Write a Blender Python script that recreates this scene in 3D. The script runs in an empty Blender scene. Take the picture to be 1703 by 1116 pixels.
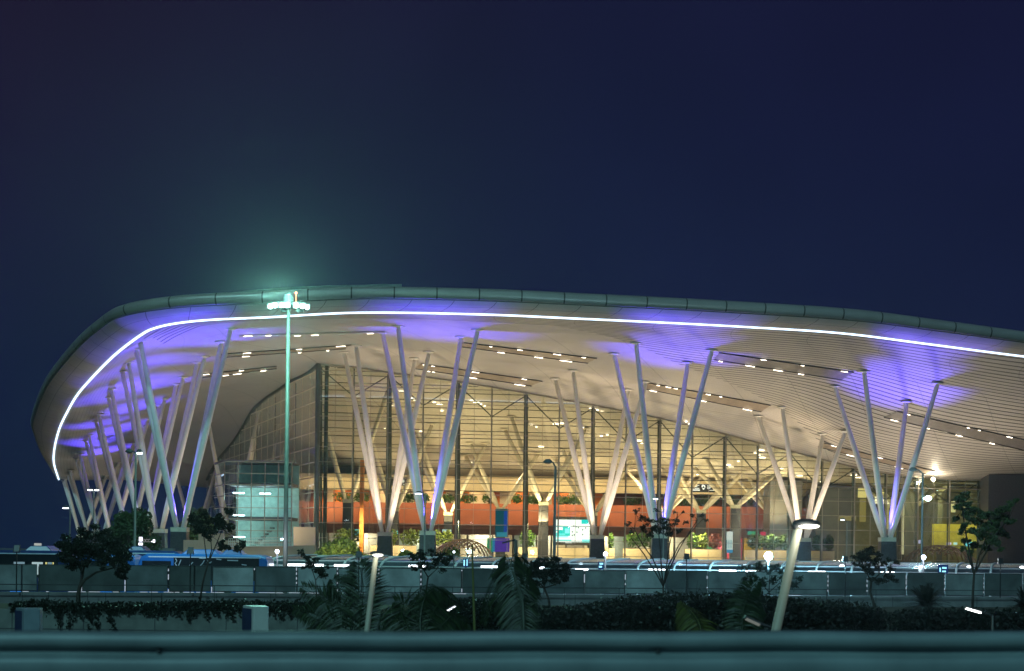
import bpy, math, random
import numpy as np
from mathutils import Vector, Matrix

random.seed(7); RS = np.random.RandomState(7)
SC = bpy.context.scene
COL = SC.collection
F = 2700.0; CX, CY = 851.5, 918.0; ROLL = math.radians(0.72); CZ = 5.0
CR, SR = math.cos(ROLL), math.sin(ROLL)

def uv(px, py):
    dx, dy = px - CX, CY - py
    return (dx*CR - dy*SR)/F, (dx*SR + dy*CR)/F
def P(px, py, Y):
    """a pixel of the photo at distance Y -> a real point in metres"""
    u, v = uv(px, py)
    return Vector((u*Y, Y, CZ + v*Y))
def PX(px, Y): return P(px, 915, Y).x

# ------------------------------------------------------------------ materials
def _nt(name):
    m = bpy.data.materials.new(name); m.use_nodes = True
    return m, m.node_tree, m.node_tree.nodes['Principled BSDF']
def mat(name, col, rough=0.6, metal=0.0, var=0.15, scale=2.0, bump=0.0, trans=0.0, coat=0.0):
    m, nt, b = _nt(name)
    b.inputs['Roughness'].default_value = rough; b.inputs['Metallic'].default_value = metal
    if coat: b.inputs['Coat Weight'].default_value = coat
    tc = nt.nodes.new('ShaderNodeTexCoord')
    n = nt.nodes.new('ShaderNodeTexNoise'); n.inputs['Scale'].default_value = scale
    n.inputs['Detail'].default_value = 5; nt.links.new(tc.outputs['Object'], n.inputs['Vector'])
    r = nt.nodes.new('ShaderNodeValToRGB')
    c0 = [max(0, c*(1-var)) for c in col]; c1 = [min(1, c*(1+var)) for c in col]
    r.color_ramp.elements[0].position = .3; r.color_ramp.elements[1].position = .7
    r.color_ramp.elements[0].color = (*c0, 1); r.color_ramp.elements[1].color = (*c1, 1)
    nt.links.new(n.outputs['Fac'], r.inputs['Fac']); nt.links.new(r.outputs['Color'], b.inputs['Base Color'])
    if bump:
        bp = nt.nodes.new('ShaderNodeBump'); bp.inputs['Strength'].default_value = bump; bp.inputs['Distance'].default_value = .05
        nt.links.new(n.outputs['Fac'], bp.inputs['Height']); nt.links.new(bp.outputs['Normal'], b.inputs['Normal'])
    return m
def emi(name, col, strength):
    m = bpy.data.materials.new(name); m.use_nodes = True; nt = m.node_tree
    nt.nodes.clear(); e = nt.nodes.new('ShaderNodeEmission'); o = nt.nodes.new('ShaderNodeOutputMaterial')
    e.inputs['Color'].default_value = (*col, 1); e.inputs['Strength'].default_value = strength
    nt.links.new(e.outputs[0], o.inputs[0]); return m
def leafmat(name, col, var=.5, trans=.25):
    m, nt, b = _nt(name)
    g = nt.nodes.new('ShaderNodeNewGeometry'); r = nt.nodes.new('ShaderNodeValToRGB')
    r.color_ramp.elements[0].color = (*[c*(1-var) for c in col], 1)
    r.color_ramp.elements[1].color = (*[c*(1+var) for c in col], 1)
    nt.links.new(g.outputs['Random Per Island'], r.inputs['Fac']); nt.links.new(r.outputs['Color'], b.inputs['Base Color'])
    b.inputs['Roughness'].default_value = .5
    t = nt.nodes.new('ShaderNodeBsdfTranslucent'); mx = nt.nodes.new('ShaderNodeMixShader'); mx.inputs[0].default_value = trans
    nt.links.new(r.outputs['Color'], t.inputs['Color'])
    nt.links.new(b.outputs[0], mx.inputs[1]); nt.links.new(t.outputs[0], mx.inputs[2])
    nt.links.new(mx.outputs[0], nt.nodes['Material Output'].inputs[0]); return m
def glassmat(name, tint, refl=.07, rough=.02, fk=1.0):
    m = bpy.data.materials.new(name); m.use_nodes = True; nt = m.node_tree; nt.nodes.clear()
    o = nt.nodes.new('ShaderNodeOutputMaterial'); tr = nt.nodes.new('ShaderNodeBsdfTransparent')
    gl = nt.nodes.new('ShaderNodeBsdfGlossy'); mx = nt.nodes.new('ShaderNodeMixShader')
    lw = nt.nodes.new('ShaderNodeFresnel'); lw.inputs['IOR'].default_value = 1.45
    ad = nt.nodes.new('ShaderNodeMath'); ad.operation = 'MULTIPLY_ADD'; ad.inputs[1].default_value = fk; ad.inputs[2].default_value = refl
    ad.use_clamp = True
    nt.links.new(lw.outputs[0], ad.inputs[0]); nt.links.new(ad.outputs[0], mx.inputs[0])
    tr.inputs[0].default_value = (*tint, 1); gl.inputs['Roughness'].default_value = rough
    gl.inputs['Color'].default_value = (.9, .95, 1, 1)
    nt.links.new(tr.outputs[0], mx.inputs[1]); nt.links.new(gl.outputs[0], mx.inputs[2]); nt.links.new(mx.outputs[0], o.inputs[0])
    return m

# ------------------------------------------------------------------ mesh builder
class MB:
    def __init__(s): s.v = []; s.f = []; s.uv = None
    def quad(s, a, b, c, d):
        n = len(s.v); s.v += [tuple(a), tuple(b), tuple(c), tuple(d)]; s.f.append((n, n+1, n+2, n+3))
    def tri(s, a, b, c):
        n = len(s.v); s.v += [tuple(a), tuple(b), tuple(c)]; s.f.append((n, n+1, n+2))
    def hexa(s, p):   # 8 points: bottom 0-3, top 4-7
        n = len(s.v); s.v += [tuple(q) for q in p]
        for f in ((0,3,2,1),(4,5,6,7),(0,1,5,4),(1,2,6,5),(2,3,7,6),(3,0,4,7)): s.f.append(tuple(n+i for i in f))
    def box(s, x0, x1, y0, y1, z0, z1):
        s.hexa([(x0,y0,z0),(x1,y0,z0),(x1,y1,z0),(x0,y1,z0),(x0,y0,z1),(x1,y0,z1),(x1,y1,z1),(x0,y1,z1)])
    def beam(s, a, b, w, h, up=(0,0,1)):   # rectangular bar a->b
        a, b = Vector(a), Vector(b); d = (b-a)
        if d.length < 1e-6: return
        d.normalize(); u = Vector(up); sd = d.cross(u)
        if sd.length < 1e-4: sd = d.cross(Vector((0,1,0)))
        sd.normalize(); u = sd.cross(d); sd *= w/2; u *= h/2
        s.hexa([a-sd-u, a+sd-u, b+sd-u, b-sd-u, a-sd+u, a+sd+u, b+sd+u, b-sd+u])
    def tube(s, pts, rs, n=8, cap=True):
        pts = [Vector(p) for p in pts]
        if not hasattr(rs, '__len__'): rs = [rs]*len(pts)
        base = len(s.v); prev = None
        for i, p in enumerate(pts):
            d = (pts[min(i+1, len(pts)-1)] - pts[max(i-1, 0)])
            if d.length < 1e-9: d = Vector((0,0,1))
            d.normalize()
            if prev is None:
                a = d.cross(Vector((0,0,1)))
                if a.length < 1e-3: a = d.cross(Vector((1,0,0)))
            else: a = prev - d*prev.dot(d)
            a.normalize(); prev = a; b = d.cross(a)
            for k in range(n):
                t = 2*math.pi*k/n; s.v.append(tuple(p + (a*math.cos(t) + b*math.sin(t))*rs[i]))
        for i in range(len(pts)-1):
            for k in range(n):
                k2 = (k+1) % n
                s.f.append((base+i*n+k, base+i*n+k2, base+(i+1)*n+k2, base+(i+1)*n+k))
        if cap:
            s.f.append(tuple(base+k for k in range(n))[::-1]); e = base+(len(pts)-1)*n
            s.f.append(tuple(e+k for k in range(n)))
    def ball(s, c, rx, ry=None, rz=None, n=10, m=7):
        ry = ry or rx; rz = rz or rx; c = Vector(c); base = len(s.v)
        for i in range(m+1):
            t = math.pi*i/m
            for k in range(n):
                a = 2*math.pi*k/n
                s.v.append((c.x+rx*math.sin(t)*math.cos(a), c.y+ry*math.sin(t)*math.sin(a), c.z+rz*math.cos(t)))
        for i in range(m):
            for k in range(n):
                k2 = (k+1) % n; s.f.append((base+i*n+k, base+(i+1)*n+k, base+(i+1)*n+k2, base+i*n+k2))
    def leaves(s, c, R, n, size, flat=.8, up=.3):
        c = np.array(c); R = np.array(R if hasattr(R, '__len__') else (R, R, R))
        d = RS.normal(size=(n, 3)); d /= np.linalg.norm(d, axis=1)[:, None]
        p = c + d*R*(RS.rand(n, 1)**.45)
        a = RS.normal(size=(n, 3)); a /= np.linalg.norm(a, axis=1)[:, None]
        b = RS.normal(size=(n, 3)); b -= a*(a*b).sum(1)[:, None]; b /= np.linalg.norm(b, axis=1)[:, None]
        sz = size*(.6+.8*RS.rand(n, 1)); a *= sz; b *= sz*.5
        base = len(s.v)
        q = np.stack([p-a, p-b, p+a, p+b], 1).reshape(-1, 3)
        s.v += [tuple(x) for x in q.tolist()]
        s.f += [(base+4*i, base+4*i+1, base+4*i+2, base+4*i+3) for i in range(n)]
    def build(s, name, material, parent=None, smooth=False, bevel=0, loc=None):
        me = bpy.data.meshes.new(name)
        off = Vector(loc) if loc is not None else (parent.matrix_world_loc if False else Vector((0,0,0)))
        if loc is not None: vs = [(x-off.x, y-off.y, z-off.z) for x, y, z in s.v]
        else: vs = s.v
        me.from_pydata(vs, [], s.f)
        if s.uv is not None:
            l = me.uv_layers.new(name='UVMap')
            arr = [s.uv[lp.vertex_index] for lp in me.loops]
            for i, q in enumerate(arr): l.data[i].uv = q
        mats = material if isinstance(material, (list, tuple)) else [material]
        for mm in mats: me.materials.append(mm)
        if smooth: me.polygons.foreach_set('use_smooth', [True]*len(me.polygons))
        me.update()
        o = bpy.data.objects.new(name, me); COL.objects.link(o)
        if loc is not None: o.location = off
        if parent is not None:
            o.parent = parent
            wl = wloc(parent); o.location = (off - wl)
        if bevel:
            bv = o.modifiers.new('bevel', 'BEVEL'); bv.width = bevel; bv.segments = 2; bv.limit_method = 'ANGLE'
        return o
def wloc(o):
    p = Vector((0,0,0))
    while o is not None: p += Vector(o.location); o = o.parent
    return p
def tag(o, label=None, cat=None, group=None, kind=None):
    if label: o['label'] = label
    if cat: o['category'] = cat
    if group: o['group'] = group
    if kind: o['kind'] = kind
    return o
def empty(name, loc, label=None, cat=None, group=None, kind=None):
    o = bpy.data.objects.new(name, None); COL.objects.link(o); o.location = loc; o.empty_display_size = .5
    return tag(o, label, cat, group, kind)
def copy_tree(o, parent=None):
    c = o.copy(); COL.objects.link(c); c.parent = parent
    for ch in list(o.children): copy_tree(ch, c)
    return c
def light(kind, name, loc, energy, col, parent=None, aim=None, **kw):
    l = bpy.data.lights.new(name, kind); l.energy = energy; l.color = col
    for k, v in kw.items(): setattr(l, k, v)
    o = bpy.data.objects.new(name, l); COL.objects.link(o)
    o.location = Vector(loc) - (wloc(parent) if parent else Vector((0,0,0)))
    if parent: o.parent = parent
    if aim is not None: o.rotation_euler = (Vector(aim)-Vector(loc)).to_track_quat('-Z', 'Y').to_euler()
    return o

# ------------------------------------------------------------------ roof surface (thin-plate spline through surveyed points)
LED = [(1960,626,151),(1830,606,149.5),(1690,590,147.5),(1540,570.5,145.4),(1400,553,143.5),(1250,543,142),(1100,535,140.5),(950,528,139),(800,521.5,138),
       (600,518.5,137),(450,526,136.5),(350,530.5,137),(290,537,138),(255,545.5,139.5),(235,556,142),(205,578,146.5),
       (180,600,152),(152,629,160),(129,656,170),(112,685,183),(99,713,200),(91,745,222),(90,770,240),(98,797,262)]
FRONT = [ # base px, base Y, tops FL FR BL BR (px,py)
 (299,150,[(233,565),(384,546),(226,580),(368,569)]),
 (711,152,[(662,542),(795,548),(636,553),(767,560)]),
 (1096,155,[(1058,570),(1184,582),(1021,588),(1144,603)]),
 (1475,159,[(1437,617),(1560,637),(1388,642),(1508,668)]),
]
SECOND = [
 (264,165,[(214,601),(341,593),(203,617),(328,603)]),
 (640,167.5,[(592,574),(714,585),(572,585),(690,596)]),
 (993,170.5,[(953,616),(1075,635),(923,629),(1045,648)]),
 (1335,174,[(1301,677),(1406,718),(1261,691),(1369,721)]),
]
SIDE = [
 (238,178,[(185,646),(305,627),(180,661),(293,639)]),
 (216,191,[(164,689),(274,663),(159,701),(265,674)]),
 (187,211,[(148,724),(247,697),(142,733),(238,709)]),
 (168,227,[(133,755),(223,737),(126,763),(214,746)]),
 (150,245,[(117,783),(199,768),(113,790),(192,776)]),
 (136,260,[(108,796),(178,790),(105,800),(172,797)]),
]
GTOP = [(527,605),(589,609),(648,619),(703,625),(759,633),(815,642),(868,651),(921,661),(974,670),(1030,681),(1082,691),(1135,703),
        (1187,716),(1238,730),(1290,743),(1340,756),(1391,769),(1438,779),(1502,789),(1560,795)]
def gfront_Y(X): return 174.0 + (X+21.0)*0.15
def on_front(px, py):
    u, v = uv(px, py)       # X=uY, Y=174+(uY+21)*.15
    Y = (174+21*.15)/(1-.15*u); return Vector((u*Y, Y, CZ+v*Y))
def gside(s): return (-21-.347*s, 174+s)
def on_side(px, py):
    u, v = uv(px, py)
    s = (-21-174*u)/(u+.347); Y = 174+s; return Vector((u*Y, Y, CZ+v*Y))
pts = []
for a in LED: pts.append(P(*a))
for L in (FRONT, SECOND, SIDE):
    for bx, by, t in L:
        for i, (x, y) in enumerate(t): pts.append(P(x, y, by + (-2.6 if i < 2 else 2.6)))
for g in GTOP: pts.append(on_front(*g))
for g in [(485,632),(444,660),(420,682),(390,732),(360,768),(341,802)]: pts.append(on_side(*g))
for (X, Y, h) in [(-55,266,9.9),(-49,264,9.8),(-20,216,11.5),(0,216,10.6),(20,216,10.3),(40,216,9.8),(60,216,9.2),(80,200,9.5),(0,250,9),(60,250,8),(-25,245,9.5),(85,170,13)]:
    pts.append(Vector((X, Y, CZ+h)))
TP = np.array([tuple(p) for p in pts]); 
def _k(r2): return np.where(r2 > 1e-9, .5*r2*np.log(np.maximum(r2, 1e-9)), 0)
_n = len(TP); XY = TP[:, :2]/50.0
_K = _k(((XY[:, None]-XY[None])**2).sum(-1)) + np.eye(_n)*0.0012
_Q = np.hstack([np.ones((_n, 1)), XY])
_A = np.zeros((_n+3, _n+3)); _A[:_n, :_n] = _K; _A[:_n, _n:] = _Q; _A[_n:, :_n] = _Q.T
_W = np.linalg.solve(_A, np.concatenate([TP[:, 2], np.zeros(3)]))
def roofz(X, Y):
    q = np.stack([np.atleast_1d(X), np.atleast_1d(Y)], -1)/50.0
    r = _k(((q[:, None]-XY[None])**2).sum(-1)) @ _W[:_n] + _W[_n] + q @ _W[_n+1:]
    return r if np.ndim(X) else float(r[0])
def on_roof(px, py, y0=136, y1=290):
    u, v = uv(px, py); Ys = np.linspace(y0, y1, 400)
    d = (CZ+v*Ys) - roofz(u*Ys, Ys)
    idx = np.where((d[:-1] < 0) & (d[1:] >= 0))[0]
    if len(idx) == 0: Y = Ys[np.argmin(abs(d))]
    else:
        i = idx[0]; Y = Ys[i] + (Ys[i+1]-Ys[i])*(-d[i])/(d[i+1]-d[i])
    return Vector((u*Y, Y, CZ+v*Y))

def catmull(pts, per=8):
    out = []; n = len(pts)
    for i in range(n-1):
        p0, p1, p2, p3 = pts[max(i-1,0)], pts[i], pts[i+1], pts[min(i+2,n-1)]
        for k in range(per):
            t = k/per
            out.append(0.5*((2*p1)+(p2-p0)*t+(2*p0-5*p1+4*p2-p3)*t*t+(3*p1-p0-3*p2+p3)*t**3))
    out.append(pts[-1]); return out
EDGE = catmull([P(*a) for a in LED], 8)
s_ = [0.0]
for i in range(1, len(EDGE)): s_.append(s_[-1] + (EDGE[i]-EDGE[i-1]).length)
NOR = []
for i in range(len(EDGE)):
    a, b = EDGE[max(i-4,0)], EDGE[min(i+4,len(EDGE)-1)]; t = (b-a); t.z = 0; t.normalize()
    NOR.append(Vector((t.y, -t.x, 0)) if Vector((t.y, -t.x, 0)).dot(Vector((-20-EDGE[i].x, 230-EDGE[i].y, 0))) > 0 else Vector((-t.y, t.x, 0)))

# ------------------------------------------------------------------ materials used
M = {}
def slatmat(name, col, stripes=True):
    """metal-plank soffit: UV x = metres along the eave, y = metres inwards"""
    m, nt, b = _nt(name); L = nt.links.new
    b.inputs['Roughness'].default_value = .55
    u = nt.nodes.new('ShaderNodeUVMap'); sp = nt.nodes.new('ShaderNodeSeparateXYZ'); L(u.outputs[0], sp.inputs[0])
    def math_(op, a, b_=None, c=None):
        n = nt.nodes.new('ShaderNodeMath'); n.operation = op
        for i, q in enumerate((a, b_, c)):
            if q is None: continue
            if hasattr(q, 'node'): L(q, n.inputs[i])
            else: n.inputs[i].default_value = q
        return n.outputs[0]
    def line(src, pitch, w):
        fr = math_('FRACT', math_('DIVIDE', src, pitch)); return math_('LESS_THAN', fr, w/pitch)
    X, Y = sp.outputs[0], sp.outputs[1]
    tc = nt.nodes.new('ShaderNodeTexCoord'); n = nt.nodes.new('ShaderNodeTexNoise'); n.inputs['Scale'].default_value = .25
    n.inputs['Detail'].default_value = 6; L(tc.outputs['Object'], n.inputs['Vector'])
    mx = nt.nodes.new('ShaderNodeMix'); mx.data_type = 'RGBA'
    mx.inputs['A'].default_value = (*[c*.85 for c in col], 1); mx.inputs['B'].default_value = (*[c*1.12 for c in col], 1)
    L(n.outputs['Fac'], mx.inputs['Factor'])
    # wide gaps: first rows near the eave everywhere, everywhere towards the right half
    wide = line(Y, .95, .23)
    spo = nt.nodes.new('ShaderNodeSeparateXYZ'); L(tc.outputs['Object'], spo.inputs[0])
    near = math_('LESS_THAN', Y, 6.6); right = math_('GREATER_THAN', math_('SUBTRACT', spo.outputs[0], math_('MULTIPLY', Y, .9)), -2.0)
    lim = math_('LESS_THAN', Y, 46.0)
    notleft = math_('GREATER_THAN', spo.outputs[0], -33.0)
    msk = math_('MULTIPLY', math_('MAXIMUM', near, math_('MULTIPLY', right, lim)), notleft)
    g1 = math_('MULTIPLY', wide, msk)
    fine = math_('MULTIPLY', line(Y, .46, .06), .35)
    jn = math_('MULTIPLY', line(X, 7.2, .09), .4)
    j2 = math_('MULTIPLY', line(Y, 5.6, .09), .3)
    dark = math_('MAXIMUM', math_('MULTIPLY', g1, .97), math_('MAXIMUM', fine, math_('MAXIMUM', jn, j2)))
    mx2 = nt.nodes.new('ShaderNodeMix'); mx2.data_type = 'RGBA'; mx2.inputs['B'].default_value = (.02, .02, .02, 1)
    L(mx.outputs['Result'], mx2.inputs['A']); L(dark, mx2.inputs['Factor']); L(mx2.outputs['Result'], b.inputs['Base Color'])
    return m
def panelmat(name, col, pitch, w, rough=.45, metal=0., ypitch=None, dark=.85):
    m, nt, b = _nt(name); L = nt.links.new
    b.inputs['Roughness'].default_value = rough; b.inputs['Metallic'].default_value = metal
    u = nt.nodes.new('ShaderNodeUVMap'); sp = nt.nodes.new('ShaderNodeSeparateXYZ'); L(u.outputs[0], sp.inputs[0])
    def ln(src, p, ww):
        a = nt.nodes.new('ShaderNodeMath'); a.operation = 'DIVIDE'; L(src, a.inputs[0]); a.inputs[1].default_value = p
        f = nt.nodes.new('ShaderNodeMath'); f.operation = 'FRACT'; L(a.outputs[0], f.inputs[0])
        l = nt.nodes.new('ShaderNodeMath'); l.operation = 'LESS_THAN'; L(f.outputs[0], l.inputs[0]); l.inputs[1].default_value = ww/p
        return l.outputs[0]
    d = ln(sp.outputs[0], pitch, w)
    if ypitch:
        e = nt.nodes.new('ShaderNodeMath'); e.operation = 'MAXIMUM'; L(d, e.inputs[0]); L(ln(sp.outputs[1], ypitch, w*.6), e.inputs[1]); d = e.outputs[0]
    k = nt.nodes.new('ShaderNodeMath'); k.operation = 'MULTIPLY'; L(d, k.inputs[0]); k.inputs[1].default_value = dark
    tc = nt.nodes.new('ShaderNodeTexCoord'); n = nt.nodes.new('ShaderNodeTexNoise'); n.inputs['Scale'].default_value = .5; n.inputs['Detail'].default_value = 6
    L(tc.outputs['Object'], n.inputs['Vector'])
    mx = nt.nodes.new('ShaderNodeMix'); mx.data_type = 'RGBA'; L(n.outputs['Fac'], mx.inputs['Factor'])
    mx.inputs['A'].default_value = (*[c*.8 for c in col], 1); mx.inputs['B'].default_value = (*[min(1, c*1.2) for c in col], 1)
    mx2 = nt.nodes.new('ShaderNodeMix'); mx2.data_type = 'RGBA'; mx2.inputs['B'].default_value = (.01, .012, .012, 1)
    L(mx.outputs['Result'], mx2.inputs['A']); L(k.outputs[0], mx2.inputs['Factor']); L(mx2.outputs['Result'], b.inputs['Base Color'])
    return m
M['soffit'] = slatmat('soffit_planks', (.54, .50, .46))
M['fascia'] = panelmat('fascia_panels', (.42, .39, .37), 3.5, .07, rough=.55, ypitch=2.4, dark=.7)
M['rim'] = panelmat('rim_metal', (.36, .33, .31), 3.5, .12, rough=.4, metal=.35)
M['roof'] = mat('roof_sheet', (.16, .19, .19), .5)
M['cream'] = mat('cream_paint', (.72, .66, .56), .45, var=.05)
M['limb'] = mat('white_steel_paint', (.86, .81, .74), .38, var=.05)
M['granite'] = mat('dark_granite', (.045, .045, .05), .35, var=.35, scale=6)
M['cap'] = mat('pedestal_cap', (.50, .50, .38), .5)
M['frame'] = mat('dark_steel', (.10, .115, .10), .4, metal=.3)
M['mull'] = mat('mullion_metal', (.30, .27, .22), .35, metal=.4)
M['glass'] = glassmat('facade_glass', (.85, .87, .74), refl=.05)
M['sglass'] = glassmat('side_glass', (.80, .82, .76), refl=.05, fk=.4)
M['tglass'] = glassmat('tower_glass', (.70, .86, .86), refl=.05)
M['terra'] = mat('terracotta_cladding', (.46, .135, .06), .55, var=.12, scale=.6)
M['brown'] = mat('brown_slab_and_shade', (.16, .07, .05), .6)
M['beige'] = mat('beige_plaster', (.60, .50, .33), .7, var=.06, scale=.5)
M['orange'] = mat('orange_paint', (.75, .22, .03), .5, var=.08)
M['floor'] = mat('polished_floor', (.30, .28, .25), .25)
M['concrete'] = mat('concrete', (.24, .25, .23), .85, var=.3, scale=1.1, bump=.3)
M['asphalt'] = mat('asphalt', (.05, .05, .052), .85, var=.25, scale=4)
M['soil'] = mat('soil', (.05, .045, .03), .95, var=.3, scale=2, bump=.4)
M['grey'] = mat('grey_wall', (.12, .12, .13), .6, var=.15, scale=.8)
M['dark'] = mat('dark_recess', (.20, .18, .165), .5)
M['led'] = emi('led_strip_light', (.60, .79, 1.0), 3.0)
M['bulb_warm'] = emi('downlight_lens', (1.0, .86, .66), 8.0)
M['bulb_cool'] = emi('cool_lamp_lens', (.80, .90, 1.0), 14.0)
M['bulb_teal'] = emi('mercury_lamp_lens', (.55, 1.0, .86), 30.0)
M['tube'] = emi('tube_light', (.85, .92, 1.0), 6.0)

FLOORZ = 4.3
# ------------------------------------------------------------------ ground, roads
def sheet(name, poly, z, m):
    b = MB(); b.v = [(x, y, z) for x, y in poly]; b.f = [tuple(range(len(poly)))]
    o = b.build(name, m); return tag(o, kind='structure')
sheet('ground', [(-1500,-200),(1500,-200),(1500,3000),(-1500,3000)], 0.0, M['soil'])
sheet('road', [(-300,12.8),(300,12.8),(300,58),(-300,58)], .004, M['asphalt'])
fY = lambda X: 87.3+.288*X            # line of the screen fence
b = MB(); b.hexa([(-90,fY(-90)+.6,.01),(90,fY(90)+.6,.01),(120,300,.01),(-160,300,.01),(-90,fY(-90)+.6,1.8),(90,fY(90)+.6,1.8),(120,300,1.8),(-160,300,1.8)])
tag(b.build('forecourt', M['asphalt']), kind='structure')
b = MB(); b.hexa([(-40,142,1.81),(100,150,1.81),(100,290,1.81),(-85,290,1.81),(-40,142,FLOORZ),(100,150,FLOORZ),(100,290,FLOORZ),(-85,290,FLOORZ)])
tag(b.build('terrace_paving', M['floor']), kind='structure')

# ------------------------------------------------------------------ the terminal
T = empty('airport_terminal', (10, 175, FLOORZ), 'long airport terminal with a sweeping curved roof on branching white columns and lit glass walls', 'terminal building')
NE = len(EDGE)
QL = []
for i in range(NE):    # inner line each eave point runs towards
    t = i/(NE-1); QL.append(Vector((120 - 169*min(1, t/.80)**.9 if t < .80 else -49, 262, 0)))
NV = 56; OFF = 0.0
sb = MB(); sb.uv = []
for i in range(NE):
    e = EDGE[i]; q = QL[i]; d = Vector((q.x-e.x, q.y-e.y, 0)); Lq = d.length
    if Lq < 25: q = Vector((-49, 264, 0)); d = Vector((q.x-e.x, q.y-e.y, 0)); Lq = d.length
    vs = [Lq*(j/NV)**1.3 for j in range(NV+1)]
    w0 = NOR[i]
    for v in vs:
        k = min(1, v/14.0); k = k*k*(3-2*k)
        p = (e + w0*v)*(1-k) + (e + d*(v/Lq))*k
        z = roofz(p.x, p.y)
        if v < 2: z = z*(v/2)+e.z*(1-v/2)
        sb.v.append((p.x, p.y, z)); sb.uv.append((s_[i], v))
for i in range(NE-1):
    for j in range(NV):
        a = i*(NV+1)+j; sb.f.append((a, a+1, a+NV+2, a+NV+1))
soffit = sb.build('soffit', M['soffit'], T, smooth=True)
# fascia (outer belly), rim tube, led strip
fb = MB(); fb.uv = []; rb = MB(); rb.uv = []; lb = MB()
FP = [(0.12,-.02),(.9,-.05),(1.8,.10),(2.5,.33),(3.0,.66)]
RP = [(3.0,.66),(3.16,.72),(3.32,.95),(3.38,1.2),(3.30,1.45),(3.05,1.62),(2.6,1.7)]
OUTP = []
def taper(i):
    t = (NE-1-i)/22.0; return max(.12, min(1, t))
for i in range(NE):
    e = EDGE[i]; n = -NOR[i]; k = taper(i)
    d = 0
    for j, (o_, z_) in enumerate(FP):
        fb.v.append(tuple(e + n*o_*k + Vector((0,0,z_*k)))); fb.uv.append((s_[i]+o_*.5, .35+o_))
    for j, (o_, z_) in enumerate(RP):
        rb.v.append(tuple(e + n*o_*k + Vector((0,0,z_*k)))); rb.uv.append((s_[i], o_))
for i in range(NE-1):
    for (B, K) in ((fb, len(FP)), (rb, len(RP))):
        for j in range(K-1):
            a = i*K+j; B.f.append((a, a+K, a+K+1, a+1))
fascia = fb.build('fascia', M['fascia'], T, smooth=True)
rim = rb.build('roof_rim', M['rim'], T, smooth=True)
gb = MB(); gb.tube([EDGE[i] - NOR[i]*3.1*taper(i) + Vector((0,0,.64*taper(i)-.03)) for i in range(NE)], .06, 6)
gb.build('shadow_gap', M['frame'], rim)
LP = [EDGE[i] - NOR[i]*.03 + Vector((0,0,-.05)) for i in range(NE)]
lb.tube(LP, .11, 8); lb.build('led_strip', M['led'], T, smooth=True)
# roof top
rt = MB()
for i in range(NE):
    e = EDGE[i]; n = -NOR[i]; k = taper(i)
    rt.v.append(tuple(e + n*2.6*k + Vector((0,0,1.69*k))))
    for j in range(0, NV+1, 4):
        p = Vector(sb.v[i*(NV+1)+j]); v = sb.uv[i*(NV+1)+j][1]
        rt.v.append((p.x, p.y, p.z + (1.55*k if j == 0 else (1.6+.9*min(1, v/10))*max(k, .2))))
K = NV//4 + 2
for i in range(NE-1):
    for j in range(K-1):
        a = i*K+j; rt.f.append((a, a+K, a+K+1, a+1))
rooft = rt.build('roof', M['roof'], T, smooth=True)
pb = MB(); pp = catmull([P(376,487.5,138), P(450,480.5,138), P(540,475.5,138), P(668,472.6,138)], 8)
for a, c in zip(pp[:-1], pp[1:]): pb.beam(a+Vector((0,0,-.28)), c+Vector((0,0,-.28)), .3, .56)
pb.build('roof_parapet', M['roof'], rooft)

# branching columns: pedestal (part) > limbs, foot bracket, uplight
PURPLE = (.10, .06, 1.0)
UP = []
def branch_col(bx, by, tops, label=None, ptop=6.9, pw=.72, offs=None, rb_=.295, rt_=.205, m=None, up=0, base=None, foot=FLOORZ):
    X = PX(bx, by) if base is None else base
    pb = MB(); w = pw
    pb.hexa([(X-w*1.12,by-w*1.1,foot),(X+w*1.12,by-w*1.1,foot),(X+w*1.12,by+w*1.1,foot),(X-w*1.12,by+w*1.1,foot),
             (X-w,by-w,ptop-.42),(X+w,by-w,ptop-.42),(X+w,by+w,ptop-.42),(X-w,by+w,ptop-.42)])
    ped = pb.build('branching_column', M['granite'], T, bevel=.04)
    cb = MB(); cb.box(X-w*1.02, X+w*1.02, by-w*1.02, by+w*1.02, ptop-.418, ptop-.02); cb.build('pedestal_cap', M['cap'], ped)
    for i in range(4):
        dy = -2.6 if i < 2 else 2.6
        if tops: t = P(tops[i][0], tops[i][1], by+dy)
        else:
            sx = -1 if i % 2 == 0 else 1; ox, oy = offs
            t = Vector((X+sx*ox + (-.15*dy), by + (-oy if i < 2 else oy), 0)); t.z = roofz(t.x, t.y)
        dx = .30 if i % 2 else -.30
        a = Vector((X+dx, by+(.28 if i > 1 else -.28), ptop-.1))
        lb = MB(); dirv = (t-a); t2 = a + dirv*(1-.22/dirv.length)
        lb.tube([a, a+dirv*.12, a+dirv*.5, t2], [rb_*.62, rb_*.95, rb_, rt_], 12)
        z = roofz(t.x, t.y)
        lb.tube([t2-dirv.normalized()*.05, t2+Vector((0,0,.02)), Vector((t2.x, t2.y, z-.10)), Vector((t2.x, t2.y, z-.03))], [rt_*.75, rt_*.45, .34, .62], 10)
        lb.build('limb', m or M['limb'], ped, smooth=True)
    if up:
        ub = MB(); ub.tube([(X,by,ptop+.0),(X,by,ptop+.16)], .13, 8); u_ = ub.build('uplight', M['frame'], ped)
        UP.append((X, by, ptop, up))
    return ped
for i, (bx, by, t) in enumerate(FRONT): branch_col(bx, by, t, up=1)
branch_col(0, 163, None, offs=(3.8, 2.6), base=59.3, up=1)
for i, (bx, by, t) in enumerate(SECOND): branch_col(bx, by, t, up=(1 if i == 0 else 0))
for i, (bx, by, t) in enumerate(SIDE): branch_col(bx, by, t, up=1 if i < 4 else 0)
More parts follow.
